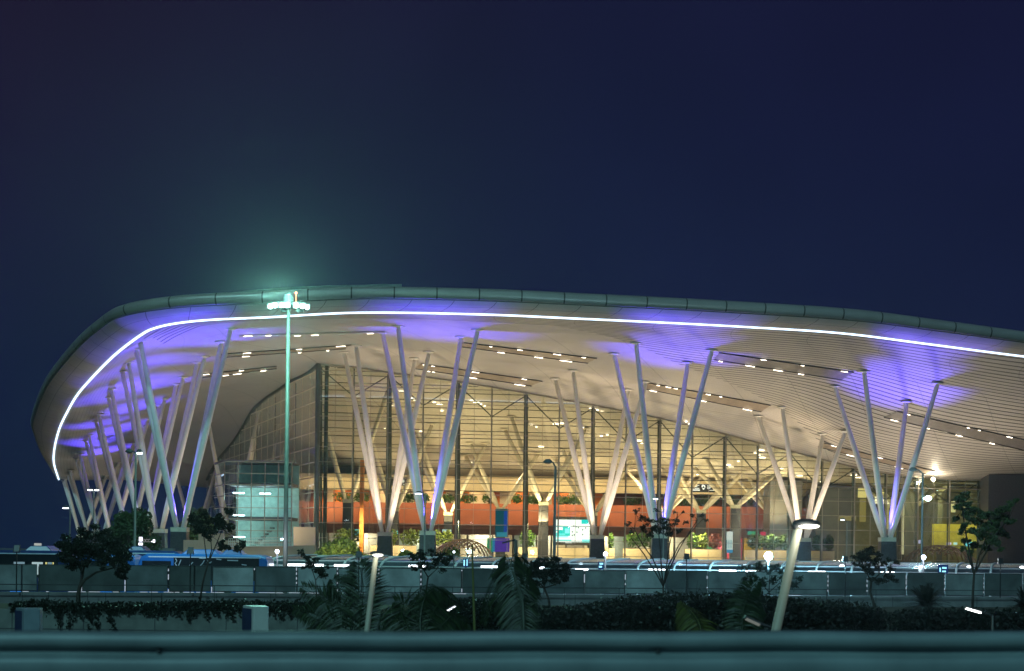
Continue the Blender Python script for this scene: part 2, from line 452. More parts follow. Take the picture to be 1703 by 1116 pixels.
for bx, by, pt in [(578,186,10.8),(903,189,10.9),(1222,192,10.9),(1500,196,10.5),(745,203,9.9),(832,204,10.6),(1105,206,10.4),(655,199,10.2),(985,200,10.0),(1290,202,9.8),(1165,196,10.4)]:
    branch_col(bx, by, None, ptop=pt, offs=(4.3, 3.0), rb_=.27, rt_=.2, m=M['cream'], pw=.55)
for X, by in ((-46.5,214),(-57,243)): branch_col(0, by, None, offs=(3.4,2.6), base=X+9.5, rb_=.28)

# glass walls
def wall_glass(pfun, ss, name, mname, rows, light_rows=True, truss=True):
    g = MB(); tops = []
    for s in ss:
        x, y = pfun(s); tops.append((x, y, roofz(x, y)-.02))
    for a, c in zip(tops[:-1], tops[1:]):
        g.quad((a[0],a[1],FLOORZ),(c[0],c[1],FLOORZ),c,a)
    gp = g.build(name, M['glass' if mname == 'g' else 'sglass'], T)
    mb = MB(); db = MB()
    for k, t in enumerate(tops):
        vw = .10 if mname == 'g' else .04
        mb.beam((t[0], t[1]-.06, FLOORZ), (t[0], t[1]-.06, t[2]), vw, .14*vw/.1, up=(0,1,0))
    if mname == 'g':
        for a, c in zip(tops[:-1], tops[1:]):
            mx_, my_ = (a[0]+c[0])/2, (a[1]+c[1])/2; mb.beam((mx_, my_-.06, FLOORZ), (mx_, my_-.06, roofz(mx_, my_)-.05), .045, .08, up=(0,1,0))
    for a, c in zip(tops[:-1], tops[1:]): mb.beam((a[0],a[1]-.07,a[2]-.08),(c[0],c[1]-.07,c[2]-.08), .12, .16)
    def clip_h(z, dyy, w, h, B):
        n = 260; run = None; S = np.linspace(ss[0], ss[-1], n); PT = [pfun(q) for q in S]
        RZ = roofz(np.array([p[0] for p in PT]), np.array([p[1]+dyy for p in PT]))
        for q in range(n):
            ok = RZ[q] > z+.1
            if ok and run is None: run = q
            if (not ok or q == n-1) and run is not None:
                if q-run > 2:
                    B.beam((PT[run][0], PT[run][1]+dyy, z), (PT[q][0], PT[q][1]+dyy, z), w, h)
                run = None
    z = FLOORZ+.35
    while z < 26:
        clip_h(z, -.10, .14, .06 if mname == 'g' else .085, mb); z += rows
    fr = mb.build('mullion_grid', M['mull'] if mname == 'g' else mat('mullion_lit', (.70,.62,.50), .4, metal=.1), gp)  # side grid is a lighter copy: its lit look is in the colour
    return gp, tops, clip_h, db
ssf = [-21.0]
for px, py in GTOP[1:]: ssf.append(on_front(px, py).x)
ssf = [-21.0] + [-21.0+3.72*k for k in range(1, 30)]
gp, tops, cl, db = wall_glass(lambda X: (X, gfront_Y(X)), ssf, 'glass_wall', 'g', 1.63)
# steel frame behind the glass: posts, rails, braces
for k, t in enumerate(tops):
    x, y = t[0], t[1]+.75; z = roofz(x, y)-.05
    if k % 2 == 0 or k < 1:
        db.tube([(x, y, FLOORZ), (x, y, z)], .21, 8); db.tube([(x+.35, y+.8, FLOORZ), (x+.1, y+.9, z)], .13, 8)
        q = FLOORZ+1.2
        while q < z-1: db.beam((x,y,q),(x+.3,y+.8,q+.8),.06,.06); q += 1.63
    else: db.tube([(x, y, FLOORZ), (x, y, z)], .09, 6)
for k in range(0, len(tops)-2, 2):
    a = tops[k]; m_ = tops[k+1]; c = tops[k+2]
    zz = min(a[2], c[2])-2.7; ym = m_[1]+.6
    if zz > 7:
        db.beam((a[0],a[1]+.6,a[2]-.3),(m_[0],ym,zz),.11,.11); db.beam((c[0],c[1]+.6,c[2]-.3),(m_[0],ym,zz),.11,.11)
z = 11.6
while z < 26:
    cl(z, .55, .10, .075, db); z += .815
db.build('steel_frame', M['frame'], gp)
gp2, tops2, cl2, db2 = wall_glass(gside, [3.9*k for k in range(0, 20)], 'glass_wall', 's', 1.63)
for k, t in enumerate(tops2):
    if k % 3 == 1: db2.tube([(t[0]+.9, t[1], FLOORZ), (t[0]+.9, t[1], t[2]-.05)], .10, 8)
db2.build('steel_frame', M['frame'], gp2)
cb = MB(); cz = roofz(-21,174); cb.tube([(-21.0,174,FLOORZ),(-21.0,174,cz)], .28, 10); cb.tube([(-20.2,174.9,FLOORZ),(-20.2,174.9,cz-.1)], .22, 10); cb.build('corner_post', M['frame'], T)
# dark roof-line trim of the side glass
tb = MB(); tb.tube([(a[0]-.05, a[1], a[2]-.05) for a in tops2], .22, 8); tb.build('eave_trim', M['frame'], gp2)

# inside: floors, balcony, back wall
ib = MB()
ib.box(-35.4, 88, 217.6, 218.2, FLOORZ, 15.2)
ib.build('back_wall', M['beige'], T)
ib = MB(); ib.box(-33.5, 40, 213.2, 213.8, 12.9, 14.6); ib.build('bulkhead', M['beige'], T)
ib = MB(); ib.box(-33.6, 40.5, 213.9, 217.59, 13.0, 13.2); ib.build('bulkhead_ceiling', M['beige'], T)
ib = MB(); ib.box(-33.2, 38.5, 211.6, 211.9, 8.45, 11.25); bal = ib.build('balcony_front', M['terra'], T)
ib = MB(); ib.box(-33.2, 38.5, 211.91, 217.59, 8.0, 8.42); ib.build('balcony_slab', M['brown'], T)
ib = MB(); ib.box(-33.2, 38.5, 212.6, 212.9, 7.2, 8.39); ib.build('balcony_shade_band', M['brown'], T)  # brown board put in for the shadow under the gallery
nb = MB(); nb2 = MB()
x = -27
k = 0
while x < 12:
    w = random.uniform(1.0, 3.2)
    nb = MB(); nb.box(x, min(x+w, 12), 216.9, 217.58, 11.3, 12.95); x += w; k += 1
    nb.build('niche_panel', M['orange'] if k % 2 else M['cream'], T)
nb = MB(); nb.box(12.1, 38.4, 216.9, 217.58, 11.3, 12.95); nb.build('niche_panel', mat('maroon_panel', (.16,.05,.03), .6), T)
# shop fronts at floor level
cols = [('cream',(.62,.55,.40)),('glassy',(.30,.36,.34)),('pale',(.5,.48,.42)),('green',(.03,.25,.12)),('red',(.45,.03,.06)),('yellow',(.55,.36,.04))]
sm = {n: mat('shop_'+n, c, .5) for n, c in cols}
x = -30; k = 0
while x < 36:
    w = random.uniform(1.8, 4.2); nm = ['cream','glassy','pale','cream','pale'][k % 5]
    if x > 22: nm = ['green','red','yellow','pale'][k % 4]
    s_b = MB(); s_b.box(x, x+w-.25, 214.8, 215.2, FLOORZ, 7.9); s_b.build('shop_front', sm[nm], T)
    x += w; k += 1
iw = MB()
pA, pB = gside(42), gside(74)
iw.hexa([(pA[0]+3.5,pA[1]+2,FLOORZ),(pA[0]+3.9,pA[1]+2,FLOORZ),(pB[0]+3.9,pB[1],FLOORZ),(pB[0]+3.5,pB[1],FLOORZ),
         (pA[0]+3.5,pA[1]+2,15.5),(pA[0]+3.9,pA[1]+2,15.5),(pB[0]+3.9,pB[1],13.5),(pB[0]+3.5,pB[1],13.5)])
iw.build('inner_wall', M['brown'], T)
# yellow-lit rooms and the dark lift tower at the right-hand end
rb_ = MB(); rb_.box(30.6, 34.4, 193, 198, FLOORZ, roofz(32,195)-.4); rb_.box(36.6,41.2,196,201,FLOORZ, 13.2); rb_.build('lift_tower', M['grey'], T)
M['yellow'] = mat('yellow_panel', (.62,.55,.12), .6)
M['olive'] = mat('olive_wall', (.22,.20,.11), .6)
wb = MB(); wb.box(41.5, 90, 200, 200.4, FLOORZ, roofz(50,200)-.2); wb.build('side_room_wall', M['olive'], T)
wb = MB(); wb.box(49.2, 56.6, 190.0, 190.3, 5.9, 8.9); wb.build('yellow_panel', M['yellow'], T)
pb_ = MB(); a = P(1643,900,182); b_ = P(1702,900,182)
pb_.box(a.x, b_.x+.6, 182.0, 186, FLOORZ, roofz(a.x,182)+.05); pb_.build('granite_pier', M['granite'], T)
PB2 = 'pier'
op = MB(); q = P(601,900,179); op.box(q.x-.22, q.x+.22, 178.8, 179.2, FLOORZ, P(601,765,179).z); op.build('orange_post', M['orange'], T)

# light slots cut in the soffit, with downlights
def slot(quad, lamps_top, lamps_bot, lname='light_slot', mm=None, em=None):
    """quad: TL TR BR BL in photo pixels; a shallow recess tray hung on the soffit"""
    n = 14; B = MB(); top = []; bot = []
    for i in range(n+1):
        t = i/n
        a = on_roof(quad[0][0]+(quad[1][0]-quad[0][0])*t, quad[0][1]+(quad[1][1]-quad[0][1])*t)
        c = on_roof(quad[3][0]+(quad[2][0]-quad[3][0])*t, quad[3][1]+(quad[2][1]-quad[3][1])*t)
        top.append(a+Vector((0,0,-.05))); bot.append(c+Vector((0,0,-.05)))
    for i in range(n): B.quad(top[i], top[i+1], bot[i+1], bot[i])
    sl = B.build(lname, mm or M['dark'], T)
    for row in (top, bot):
        E = MB()
        for i in range(n): E.beam(row[i]+Vector((0,0,-.03)), row[i+1]+Vector((0,0,-.03)), .09, .07)
        E.build('slot_edge', em or M['granite'], sl)
    for row, ls in ((top, lamps_top), (bot, lamps_bot)):
        for t, w in ls:
            i = min(n-1, int(t*n)); f = t*n-i; p = row[i].lerp(row[i+1], f); d = (row[i+1]-row[i]).normalized()
            L_ = MB(); L_.beam(p-d*w*.32+Vector((0,0,-.10)), p+d*w*.32+Vector((0,0,-.10)), .09, .035)
            L_.build('downlight', M['bulb_warm'], sl)
    return sl
M['slotwarm'] = mat('slot_warm', (.34,.27,.21), .5)
slot([(772,569),(993,595),(978,603),(762,575)], [(.08,.5),(.2,.4),(.42,.8),(.7,1.2),(.9,.6)], [(.33,1.1),(.62,1.3),(.83,1.9)], mm=M['slotwarm'])
slot([(700,604),(902,633),(884,641),(690,612)], [(.03,.6),(.1,.5),(.45,1.2),(.85,.8)], [(.12,.4),(.16,.4),(.5,1.2),(.9,1.8)], mm=M['slotwarm'])
slot([(1074,635),(1282,673),(1266,684),(1075,646)], [(.1,.5),(.18,.9),(.24,.6),(.5,.8),(.6,.4)], [(.06,1.2),(.5,.9),(.88,1.6)], mm=M['slotwarm'])
slot([(1196,585.5),(1420,618),(1400,631),(1188,597)], [(.33,.9),(.62,.5),(.93,1.0)], [(.05,.6),(.28,1.6),(.5,1.5),(.68,.9)])
slot([(1492,683),(1720,734),(1720,752),(1470,693)], [(.08,.7),(.52,.5),(.6,.4),(.82,1.1)], [(.07,1.2),(.29,.7),(.5,1.2),(.72,1.0)])
slot([(1368,735),(1556,783),(1540,787),(1360,742)], [(.1,.9),(.5,1.2)], [(.3,1.3),(.75,1.6)], mm=M['slotwarm'])
slot([(398,557),(640,550),(640,551.5),(398,559)], [(.06,1.2),(.2,.8)], [(.4,.9),(.52,1.1),(.9,.9)], mm=M['cream'], em=M['cream'])
slot([(368,588),(584,572.5),(575,579),(362,594)], [(.2,1.2),(.6,.8),(.92,1.6)], [(.22,1.2),(.64,.5),(.86,.4)], mm=M['slotwarm'])
slot([(330,622),(460,608),(460,612),(330,628)], [(.1,1.0),(.55,.8)], [(.35,1.0),(.5,1.4),(.83,1.0)], mm=M['slotwarm'])

def lit_pane(px0, py0, px1, py1, Y, col, st, name='lit_window'):
    a, c = P(px0,py0,Y), P(px1,py1,Y); B = MB(); B.box(a.x, c.x, Y, Y+.08, c.z, a.z); return B.build(name, emi(name+'_glow', col, st), T)
for r in [(1427,812,1441,828,192.5,(1,.85,.30),.8),(1430,829,1440,868,192.6,(.55,.45,.12),.45),(1455,826,1479,838,195,(1,.93,.62),1.4),(1462,839,1478,880,195.1,(.70,.62,.22),.55),
          (1500,832,1503,922,190,(.9,.85,.5),.6),(1385,869,1396,893,197,(.8,.7,.25),.6),(1396,858,1424,866,192.5,(.7,.6,.25),.35),
          (1582,834,1589,852,187,(.85,.80,.35),.8),(1603,838,1607,858,187,(.85,.80,.35),.7),(1520,898,1533,904,189,(.6,.6,1),.7),(1574,902,1582,906,189.8,(.7,.65,1),1.0),(1586,902,1592,906,189.8,(.5,.9,.9),.9),(1605,901,1622,909,189.8,(.2,.8,.95),.9),(1628,902,1640,908,189.8,(.9,.9,.7),.8)]:
    lit_pane(*r)
lv = MB()
for k in range(7):
    a, c = P(1556,800+k*6,186.6), P(1642,800+k*6,186.6); lv.box(a.x, c.x, 186.6, 186.8, a.z-.10, a.z+.08)
for k in range(7):
    o_ = None
lv_ = lv.v; 
for k in range(7):
    B = MB(); B.v = lv.v[8*k:8*k+8]; B.f = [tuple(i for i in f) for f in lv.f[:6]]; B.build('louvre', M['olive'], T)
for X0_, X1_ in ((46.2,47.4),(50.0,50.6),(53.4,54.0)):
    B = MB(); B.box(X0_, X1_, 191, 191.4, FLOORZ, 12.6); B.build('room_column', M['grey'], T)

# small downlight clusters on the hall ceiling
hc = MB(); HCL = [(668,650),(676,655),(681,661),(690,664),(722,668),(731,671),(748,664),(784,665),(792,668),(800,671),(806,674),(652,675),(735,682),(758,690),(700,716),(640,712),
 (783,768),(884,706),(892,709),(924,704),(930,706),(936,703),(985,678),(993,681),(1001,684),(966,710),(1000,724),(1062,732),(1068,736),(900,742),(1010,722),(1141,700),(1147,704),(1256,752),(1262,756),(1266,748),(1268,760),(1228,766),(1160,788),(1210,772),(1216,775),(1260,806),(1300,778),(1330,790),(1420,789),(1428,793),(1350,806),(1366,800),(868,880)]
for i, (px, py) in enumerate(HCL):
    c = on_roof(px, py)
    if c.y > 217 or c.y < 177: continue
    w_ = random.choice((.10,.15,.32)); B = MB(); B.box(c.x-w_, c.x+w_, c.y-.10, c.y+.10, c.z-.12, c.z-.06); B.build('ceiling_lamp', M['bulb_warm'], T)

# ================================================================== glass stair tower and ramp beside it
M['tealwall'] = mat('teal_lit_wall', (.45, .62, .58), .6)
ST = empty('glass_stair_tower', (P(430,900,176).x, 177, FLOORZ), 'glazed box of a stair tower lit pale teal inside, left of the tall glass hall', 'stair tower')
x0, x1 = P(373,830,172).x, P(492,830,176).x; xb = P(356,830,177).x - .2
zt = P(400,768,172).z; ya, yb = 172.0, 178.5
g = MB(); g.quad((x0,ya,FLOORZ),(x1,ya+.7,FLOORZ),(x1,ya+.7,zt),(x0,ya,zt)); g.quad((xb,yb,FLOORZ),(x0,ya,FLOORZ),(x0,ya,zt),(xb,yb,zt))
g.build('glass_wall', M['tglass'], ST)
m_ = MB()
for k in range(9):
    z = FLOORZ + .2 + k*(zt-FLOORZ-.2)/8
    m_.beam((x0,ya-.05,z),(x1,ya+.65,z),.12,.09); m_.beam((xb-.03,yb,z),(x0-.03,ya-.05,z),.12,.09)
for k in range(6):
    t = k/5; m_.tube([(x0+(x1-x0)*t, ya-.03+.7*t, FLOORZ),(x0+(x1-x0)*t, ya-.03+.7*t, zt)], .06, 6)
m_.build('mullion_grid', M['mull'], ST)
q = MB(); q.box(x0+.2, x1, yb, yb+.3, FLOORZ, zt); q.build('back_wall', M['tealwall'], ST)
q = MB(); q.hexa([(xb-.1,yb,zt),(x0-.1,ya-.1,zt),(x1,ya+.6,zt),(x1,yb+.3,zt),(xb-.1,yb,zt+.2),(x0-.1,ya-.1,zt+.2),(x1,ya+.6,zt+.2),(x1,yb+.3,zt+.2)]); q.build('roof', M['grey'], ST)
for zz in (P(400,862,175).z, P(400,806,175).z):
    q = MB(); q.box(x0+.3, x1-.1, ya+1.2, yb-.05, zz-.2, zz+.15); q.build('floor', M['grey'], ST)
q = MB(); n_ = 9
for k in range(n_): q.box(x0+2.0+k*.32, x0+2.35+k*.32, ya+2, ya+3.2, FLOORZ+.2+k*.33, FLOORZ+.4+k*.33)
q.build('stair_flight', M['concrete'], ST)
for (px, py) in ((397,820),(441,821),(397,857),(398,893)):
    q = MB(); c = P(px, py, ya+3.5); q.box(c.x-.55, c.x+.55, c.y-.3, c.y+.3, c.z-.05, c.z+.05); q.build('ceiling_lamp', M['bulb_cool'], ST)
    light('POINT', 'stair_light', (c.x, c.y, c.z-.5), 190, (.62,1.0,.90), shadow_soft_size=.3)

M['salmon'] = mat('salmon_cladding', (.50,.30,.20), .6, var=.08, scale=.8)
R_ = empty('access_ramp', (P(410,905,150).x, 150, FLOORZ), 'low salmon-clad ramp with a white mesh railing in front of the stair tower', 'ramp')
def slab(px0, px1, yt0, yt1, Y, yb_=930, th=.25, dY=0):
    a, b2 = P(px0, yt0, Y), P(px1, yt1, Y+dY); c, d = P(px1, yb_, Y+dY), P(px0, yb_, Y)
    B = MB(); B.hexa([(d.x,Y,min(d.z,FLOORZ)),(c.x,Y+dY,min(c.z,FLOORZ)),(c.x,Y+dY+th,min(c.z,FLOORZ)),(d.x,Y+th,min(d.z,FLOORZ)),
        (a.x,Y,a.z),(b2.x,Y+dY,b2.z),(b2.x,Y+dY+th,b2.z),(a.x,Y+th,a.z)]); return B
slab(305,400,898,899,149).build('ramp_wall', M['salmon'], R_)
slab(330,372,885,887,151).build('ramp_wall', M['salmon'], R_)
slab(388,525,909,907,147.5,dY=2).build('ramp_wall', M['salmon'], R_)
rl = MB(); a, b2 = P(380,896,147), P(488,893,148.5); lo0, lo1 = P(380,909,147), P(488,908,148.5)
for k in range(4): rl.beam(a.lerp(lo0,k/3), b2.lerp(lo1,k/3), .04, .05)
for k in range(34): rl.beam(a.lerp(b2,k/33), lo0.lerp(lo1,k/33), .03, .03, up=(0,1,0))
rl.build('mesh_railing', mat('railing_white', (.62,.55,.48), .5), R_)
tag(slab(488,524,876,877,168,yb_=906,th=.4).build('screen_wall', M['beige']), 'plain beige screen wall panel behind the side glass, right of the stair tower', 'wall')

# ================================================================== things inside the hall
LF1 = leafmat('leaf_indoor', (.10,.19,.035)); LF2 = leafmat('leaf_dark', (.018,.03,.014)); LF3 = leafmat('leaf_yellowgreen', (.20,.26,.05))
LF4 = leafmat('leaf_mid', (.045,.085,.03)); LF5 = leafmat('leaf_red', (.22,.07,.05))
BK = mat('bark', (.045,.035,.028), .9, var=.3, scale=6)
PB = mat('planter_cream', (.72,.58,.36), .6, var=.05)
def plant(c, R, n, size, lm, name='indoor_plant', stem=.5, label='', cat='plant', group=None):
    e_ = empty(name, c, label, cat, group)
    f = MB(); f.leaves((c[0], c[1], c[2]+stem+R[2]*.8), R, n, size); f.build('foliage', lm, e_)
    s2 = MB(); s2.tube([c, (c[0], c[1], c[2]+stem+R[2]*.8)], .035, 5); s2.build('stem', BK, e_)
    return e_
# planter boxes on the hall floor
pl = [(556,574),(616,692),(862,894),(925,980),(1007,1022),(1037,1088),(1140,1200),(1240,1320),(1350,1366),(1369,1388)]
nm = ['at the far left by the orange post','between the orange post and the second-row column','right of the coloured light pillar','below the big white screen','just right of the big screen column','behind the left side of the bare tree',
      'behind the right side of the bare tree','right of the blue banner','first past the tilted lamp head','second past the tilted lamp head']
for (a0, a1), nn in zip(pl, nm):
    Y = 181 + (a0-600)*.004; p0, p1 = P(a0,905,Y), P(a1,905,Y)
    B = MB(); B.box(p0.x, p1.x, Y, Y+1.0, FLOORZ+.002, 5.55+CZ-5)
    o = empty('planter_box', ((p0.x+p1.x)/2, Y+.5, FLOORZ), 'long cream planter box '+nn, 'planter', 'cream planter boxes inside the glass')
    B.build('box', PB, o)
    B = MB(); B.box(p0.x+.06, p1.x-.06, Y+.06, Y+.94, 5.551, 5.59); B.build('soil', M['soil'], o)
spec = [(556,600,'y'),(640,660,'y'),(668,700,'y'),(866,890,'d'),(1040,1085,'d'),(1012,1020,'d'),(1144,1160,'m'),(1160,1178,'y'),(1178,1200,'r'),(1244,1270,'g'),(1270,1296,'g'),(1296,1316,'g'),(720,735,'y'),(735,752,'y'),(1352,1366,'g'),(1370,1386,'g')]
for a0, a1, c in spec:
    Y = 181.5 + (a0-600)*.004; p0, p1 = P(a0,905,Y), P(a1,905,Y); w_ = (p1.x-p0.x)/2
    lm = {'y':LF3,'d':LF1,'m':LF1,'r':LF5,'g':LF4}[c]
    plant(((p0.x+p1.x)/2, Y, 5.59), (w_*1.2, .45, .95), int(220+330*w_), .17, lm, stem=.15,
          label={'y':'yellow-green leafy plant','d':'mid-green fine-leaved plant','m':'green bushy plant','r':'reddish-leaved plant','g':'grey-green spreading plant'}[c]+' in a cream planter box inside the glass', group='plants in the floor planters: '+c)
# plants on the gallery
k = 0
for a0, a1 in [(558,584),(592,612),(655,668),(668,690),(700,712),(738,752),(768,790),(806,822),(852,866),(872,884),(884,900),(928,942),(942,958),(958,972),(975,986),(1040,1062),(1108,1130),(1132,1152),(1160,1190),(1208,1232),(1246,1276),(1278,1300),(1300,1320)]:
    Y = 212.6; p0, p1 = P(a0,830,Y), P(a1,830,Y); w_ = (p1.x-p0.x)/2
    plant(((p0.x+p1.x)/2, Y, 11.26), (w_*1.5, .4, .70), int(110+120*w_), .20, LF1 if a0 < 990 else LF4, name='balcony_plant', stem=.1,
          label='green leafy plant standing on the terracotta gallery '+('before the orange niches' if a0 < 990 else 'before the maroon wall'), group='gallery plants, '+('orange side' if a0 < 990 else 'maroon side'))
# overhead signs: black boxes with white marks
SW = emi('sign_white', (1,1,.95), 1.6); SBk = mat('sign_black', (.012,.014,.016), .4)
def board(px0, py0, px1, py1, Y, name, label, cat, body, th=.25):
    a, b2 = P(px0,py0,Y), P(px1,py1,Y)
    e_ = empty(name, ((a.x+b2.x)/2, Y, b2.z), label, cat)
    B = MB(); B.box(a.x, b2.x, Y, Y+th, b2.z, a.z); B.build('panel', body, e_, bevel=.02)
    return e_
def mark(e_, px0, py0, px1, py1, Y, m, name='marking', d=.02):
    a, b2 = P(px0,py0,Y), P(px1,py1,Y); B = MB(); B.box(a.x, b2.x, Y-d, Y-.002, b2.z, a.z); return B.build(name, m, e_)
s1 = board(638,793.5,682,808,205,'overhead_sign','black overhead sign with white arrow and text bars, at the left below the gallery ceiling','sign',SBk)
for r in [(645,797,651,798.2),(646,799,650,802.5),(645.5,801.6,651,802.8),(640,804.3,650,805.8),(667.5,798,672,799),(667,799.9,673.5,801),(668,801.9,672,803),(671,805,680,806.6)]: mark(s1,*r,205,SW)
s2 = board(1151,804.5,1190,819,205,'overhead_sign','black overhead sign with a white shield emblem between text bars, right of the bare tree','sign',SBk)
for r in [(1156,807,1163,808),(1155,809,1160,810),(1155,811,1163,812.8),(1152,814,1164,816),(1176,807.6,1181,808.6),(1176,809.6,1182,811),(1176,811.8,1181,813),(1180,815,1188,816)]: mark(s2,*r,205,SW)
c = P(1169.8,810.2,205); B = MB()
out = [(-.20,.28),(-.06,.34),(.20,.22),(.27,.0),(.14,-.22),(-.02,-.34),(-.16,-.12),(-.24,.1)]; inn = [(x*.38,z*.38) for x, z in out]
for i in range(8):
    j = (i+1) % 8; B.quad((c.x+out[i][0],204.98,c.z+out[i][1]),(c.x+out[j][0],204.98,c.z+out[j][1]),(c.x+inn[j][0],204.98,c.z+inn[j][1]),(c.x+inn[i][0],204.98,c.z+inn[i][1]))
B.build('emblem', SW, s2)
# big advertising screen
s3 = board(920,859,984,907,198,'video_screen','large white and turquoise video screen standing below the terracotta gallery','screen',mat('screen_case',(.10,.10,.09),.5),th=.5)
e1, e2, e3, e4 = emi('screen_white',(.93,1,.98),1.70), emi('screen_teal',(.02,.62,.60),1.53), emi('screen_cyan',(.25,.95,.95),1.70), emi('screen_grey',(.30,.42,.42),.6)
for r in [(921,864,981,902,e1,.02),(967,864.3,981,871.5,e2,.03),(921,875.5,948,891.5,e2,.03),(921,876.5,936,881.5,e1,.04),(921,883,929,886,e1,.04),(939.5,879,947,887,e3,.04),
          (921,887.5,940,889,e3,.04),(921,891.6,945,894,e3,.03),(921,897,950,899.5,e3,.03),(968,897,981,902,e3,.03),(940,902.3,951,903.2,e1,.03)]:
    mark(s3, *r[:4], 198, r[4], 'screen_field', r[5])
for (x, y) in [(954,875),(958.5,876),(962,877.5),(952,884.5),(959.5,885),(952,890.5),(955,889.5),(969,881),(969,889),(974,878)]:
    mark(s3, x-1, y-1.2, x+1, y+1.2, 198, e4, 'screen_figure', .03)
# banner stand
s4 = board(1206,884,1218.5,919.5,184,'banner_stand','tall slim banner, white above and blue at the foot, beside a dark interior pedestal','banner',emi('banner_white',(.9,.97,.97),.75),th=.3)
mark(s4,1205.5,914,1218.5,919.5,184,emi('banner_blue',(.06,.38,.75),.7),'blue_band',.03)
for x in (1208,1211.5,1215): mark(s4,x,898,x+1.4,912,184,emi('banner_cyan',(.2,.65,.75),.6),'stripe',.02)
# coloured light pillar
s5 = board(824,846,845,893,183,'light_pillar','pillar glowing blue and green above a violet and green foot, right of the bamboo dome','light pillar',emi('pillar_teal',(.008,.10,.14),.7),th=.8)
mark(s5,838,850,844,893,183,emi('pillar_blue',(.02,.10,.6),.6),'light_field',.03)
mark(s5,823,895,847,918,183,emi('pillar_violet',(.09,.035,.42),.8),'light_field',.03)
mark(s5,810,895,819,918,183,emi('pillar_green',(.05,.38,.2),.7),'light_field',.03)
mark(s5,819.1,895,822.9,918,183,emi('pillar_bluegreen',(.02,.25,.55),.8),'light_field',.03)
mark(s5,826,885,843,893,183,emi('pillar_cyan',(.04,.30,.45),.8),'light_field',.04)
# small lit screens at the counters
for i, (a0,b0,a1,b1,cc,nn) in enumerate([(590,880,600,891,(.15,.85,.9),'left of the orange post'),(652,882,662,889,(.2,.85,.9),'behind the second-row column near the orange post'),(735,880,751,886,(.55,.8,.85),'above the left end of the bamboo dome'),
        (1264,884,1276,891,(.55,.03,.10),'red one right of the banner'),(1243,883,1262,890,(.03,.30,.16),'green one right of the banner')]):
    q = board(a0,b0,a1,b1,196,'counter_display','small glowing display at the counters, '+nn,'display',M['grey'],th=.2)
    mark(q,a0+.6,b0+.6,a1-.6,b1-.6,196,emi('display_%d' % i,cc,1.0),'screen_field',.02)
for i, (px, py) in enumerate([(911,886),(867,890),(1007,903),(1011,907),(836,893),(757,893),(1031,906)]):
    pass
# bamboo lattice domes
BM = mat('bamboo', (.55,.30,.14), .5, var=.15, scale=3)
def dome(pxc, Y, pw, ptop, label, BM=BM):
    c = P(pxc, 920, Y); R = pw/2*Y/F; z0 = FLOORZ; H = P(pxc, ptop, Y).z - z0
    e_ = empty('lattice_dome', (c.x, Y, z0), label, 'lattice dome')
    for s in (-1, 1):
        B = MB()
        for k in range(10):
            t = -1+2*k/9; path = []
            for j in range(15):
                u = -1+2*j/14
                x = max(-1, min(1, .75*t + s*.45*u)); y = u
                r = x*x + y*y*.55; hz = max(0, 1-r)**.75
                path.append((c.x+x*R*1.0, Y+y*2.6, z0+H*hz))
            B.tube(path, .055, 5)
        B.build('bamboo_rib', BM, e_); 
    B = MB(); B.tube([(c.x+R*math.cos(a_), Y+2.6*math.sin(a_), z0+.06) for a_ in np.linspace(0,2*math.pi,25)], .08, 5); B.build('base_ring', BM, e_)
dome(770, 158, 108, 897, 'arched bamboo lattice dome in the middle of the terrace, beside a column pedestal')
dome(1562, 168, 128, 907, 'dark bamboo lattice dome at the right end of the terrace below the bright lamp', mat('bamboo_dark', (.13,.07,.04), .6))

# ================================================================== terrace greenery
def blob_bush(name, c, R, n, size, lm, label, cat='bush', stems=5, kind=None):
    e_ = empty(name, (c[0], c[1], c[2]), label, cat)
    B = MB()
    for k in range(26):
        d = RS.normal(size=3); d /= np.linalg.norm(d); d[2] = abs(d[2])*1.1-.1
        p = (c[0]+d[0]*R[0]*.75, c[1]+d[1]*R[1]*.75, c[2]+R[2]*.25+d[2]*R[2]*.72)
        B.leaves(p, (R[0]*.34, R[1]*.34, R[2]*.26), n//26, size)
    B.build('foliage', lm, e_)
    for k in range(stems):
        a_ = random.random()*6.28; S = MB()
        S.tube([(c[0]+.15*math.cos(a_), c[1]+.15*math.sin(a_), c[2]), (c[0]+R[0]*.35*math.cos(a_), c[1]+R[1]*.3*math.sin(a_), c[2]+R[2]*.8)], [.09,.03], 6); S.build('stem', BK, e_)
    return e_
b1 = P(222,915,133); blob_bush('round_tree', (b1.x, 133, 4.0), (2.3,2.0,3.6), 5200, .17, LF2 if False else LF4, 'big dark round tree filling the gap between the left columns', 'tree')
b1 = P(262,912,141); blob_bush('round_tree', (b1.x, 158, 4.3), (1.9,1.8,3.8), 3000, .19, LF4, 'dark tree partly hidden behind the two front left pedestals', 'tree')
b1 = P(326,912,162); blob_bush('round_tree', (b1.x, 162, 4.3), (2.0,1.8,4.2), 3600, .18, leafmat('leaf_olive',(.12,.14,.035)), 'yellowish green tree just right of the front left pedestal', 'tree')
b1 = P(566,918,141); blob_bush('shrub', (b1.x, 143, 3.9), (2.3,1.5,1.75), 4600, .17, LF3, 'lit yellow-green domed shrub in front of the hall corner', 'shrub')
b1 = P(676,920,146); blob_bush('shrub', (b1.x, 146, 4.3), (.75,.6,.6), 500, .13, LF3, 'tiny green shrub between two column pedestals', 'shrub')
b1 = P(741,920,146); blob_bush('shrub', (b1.x, 156, 4.3), (1.0,.8,1.0), 700, .13, LF3, 'small green shrub inside the left half of the bamboo dome', 'shrub')

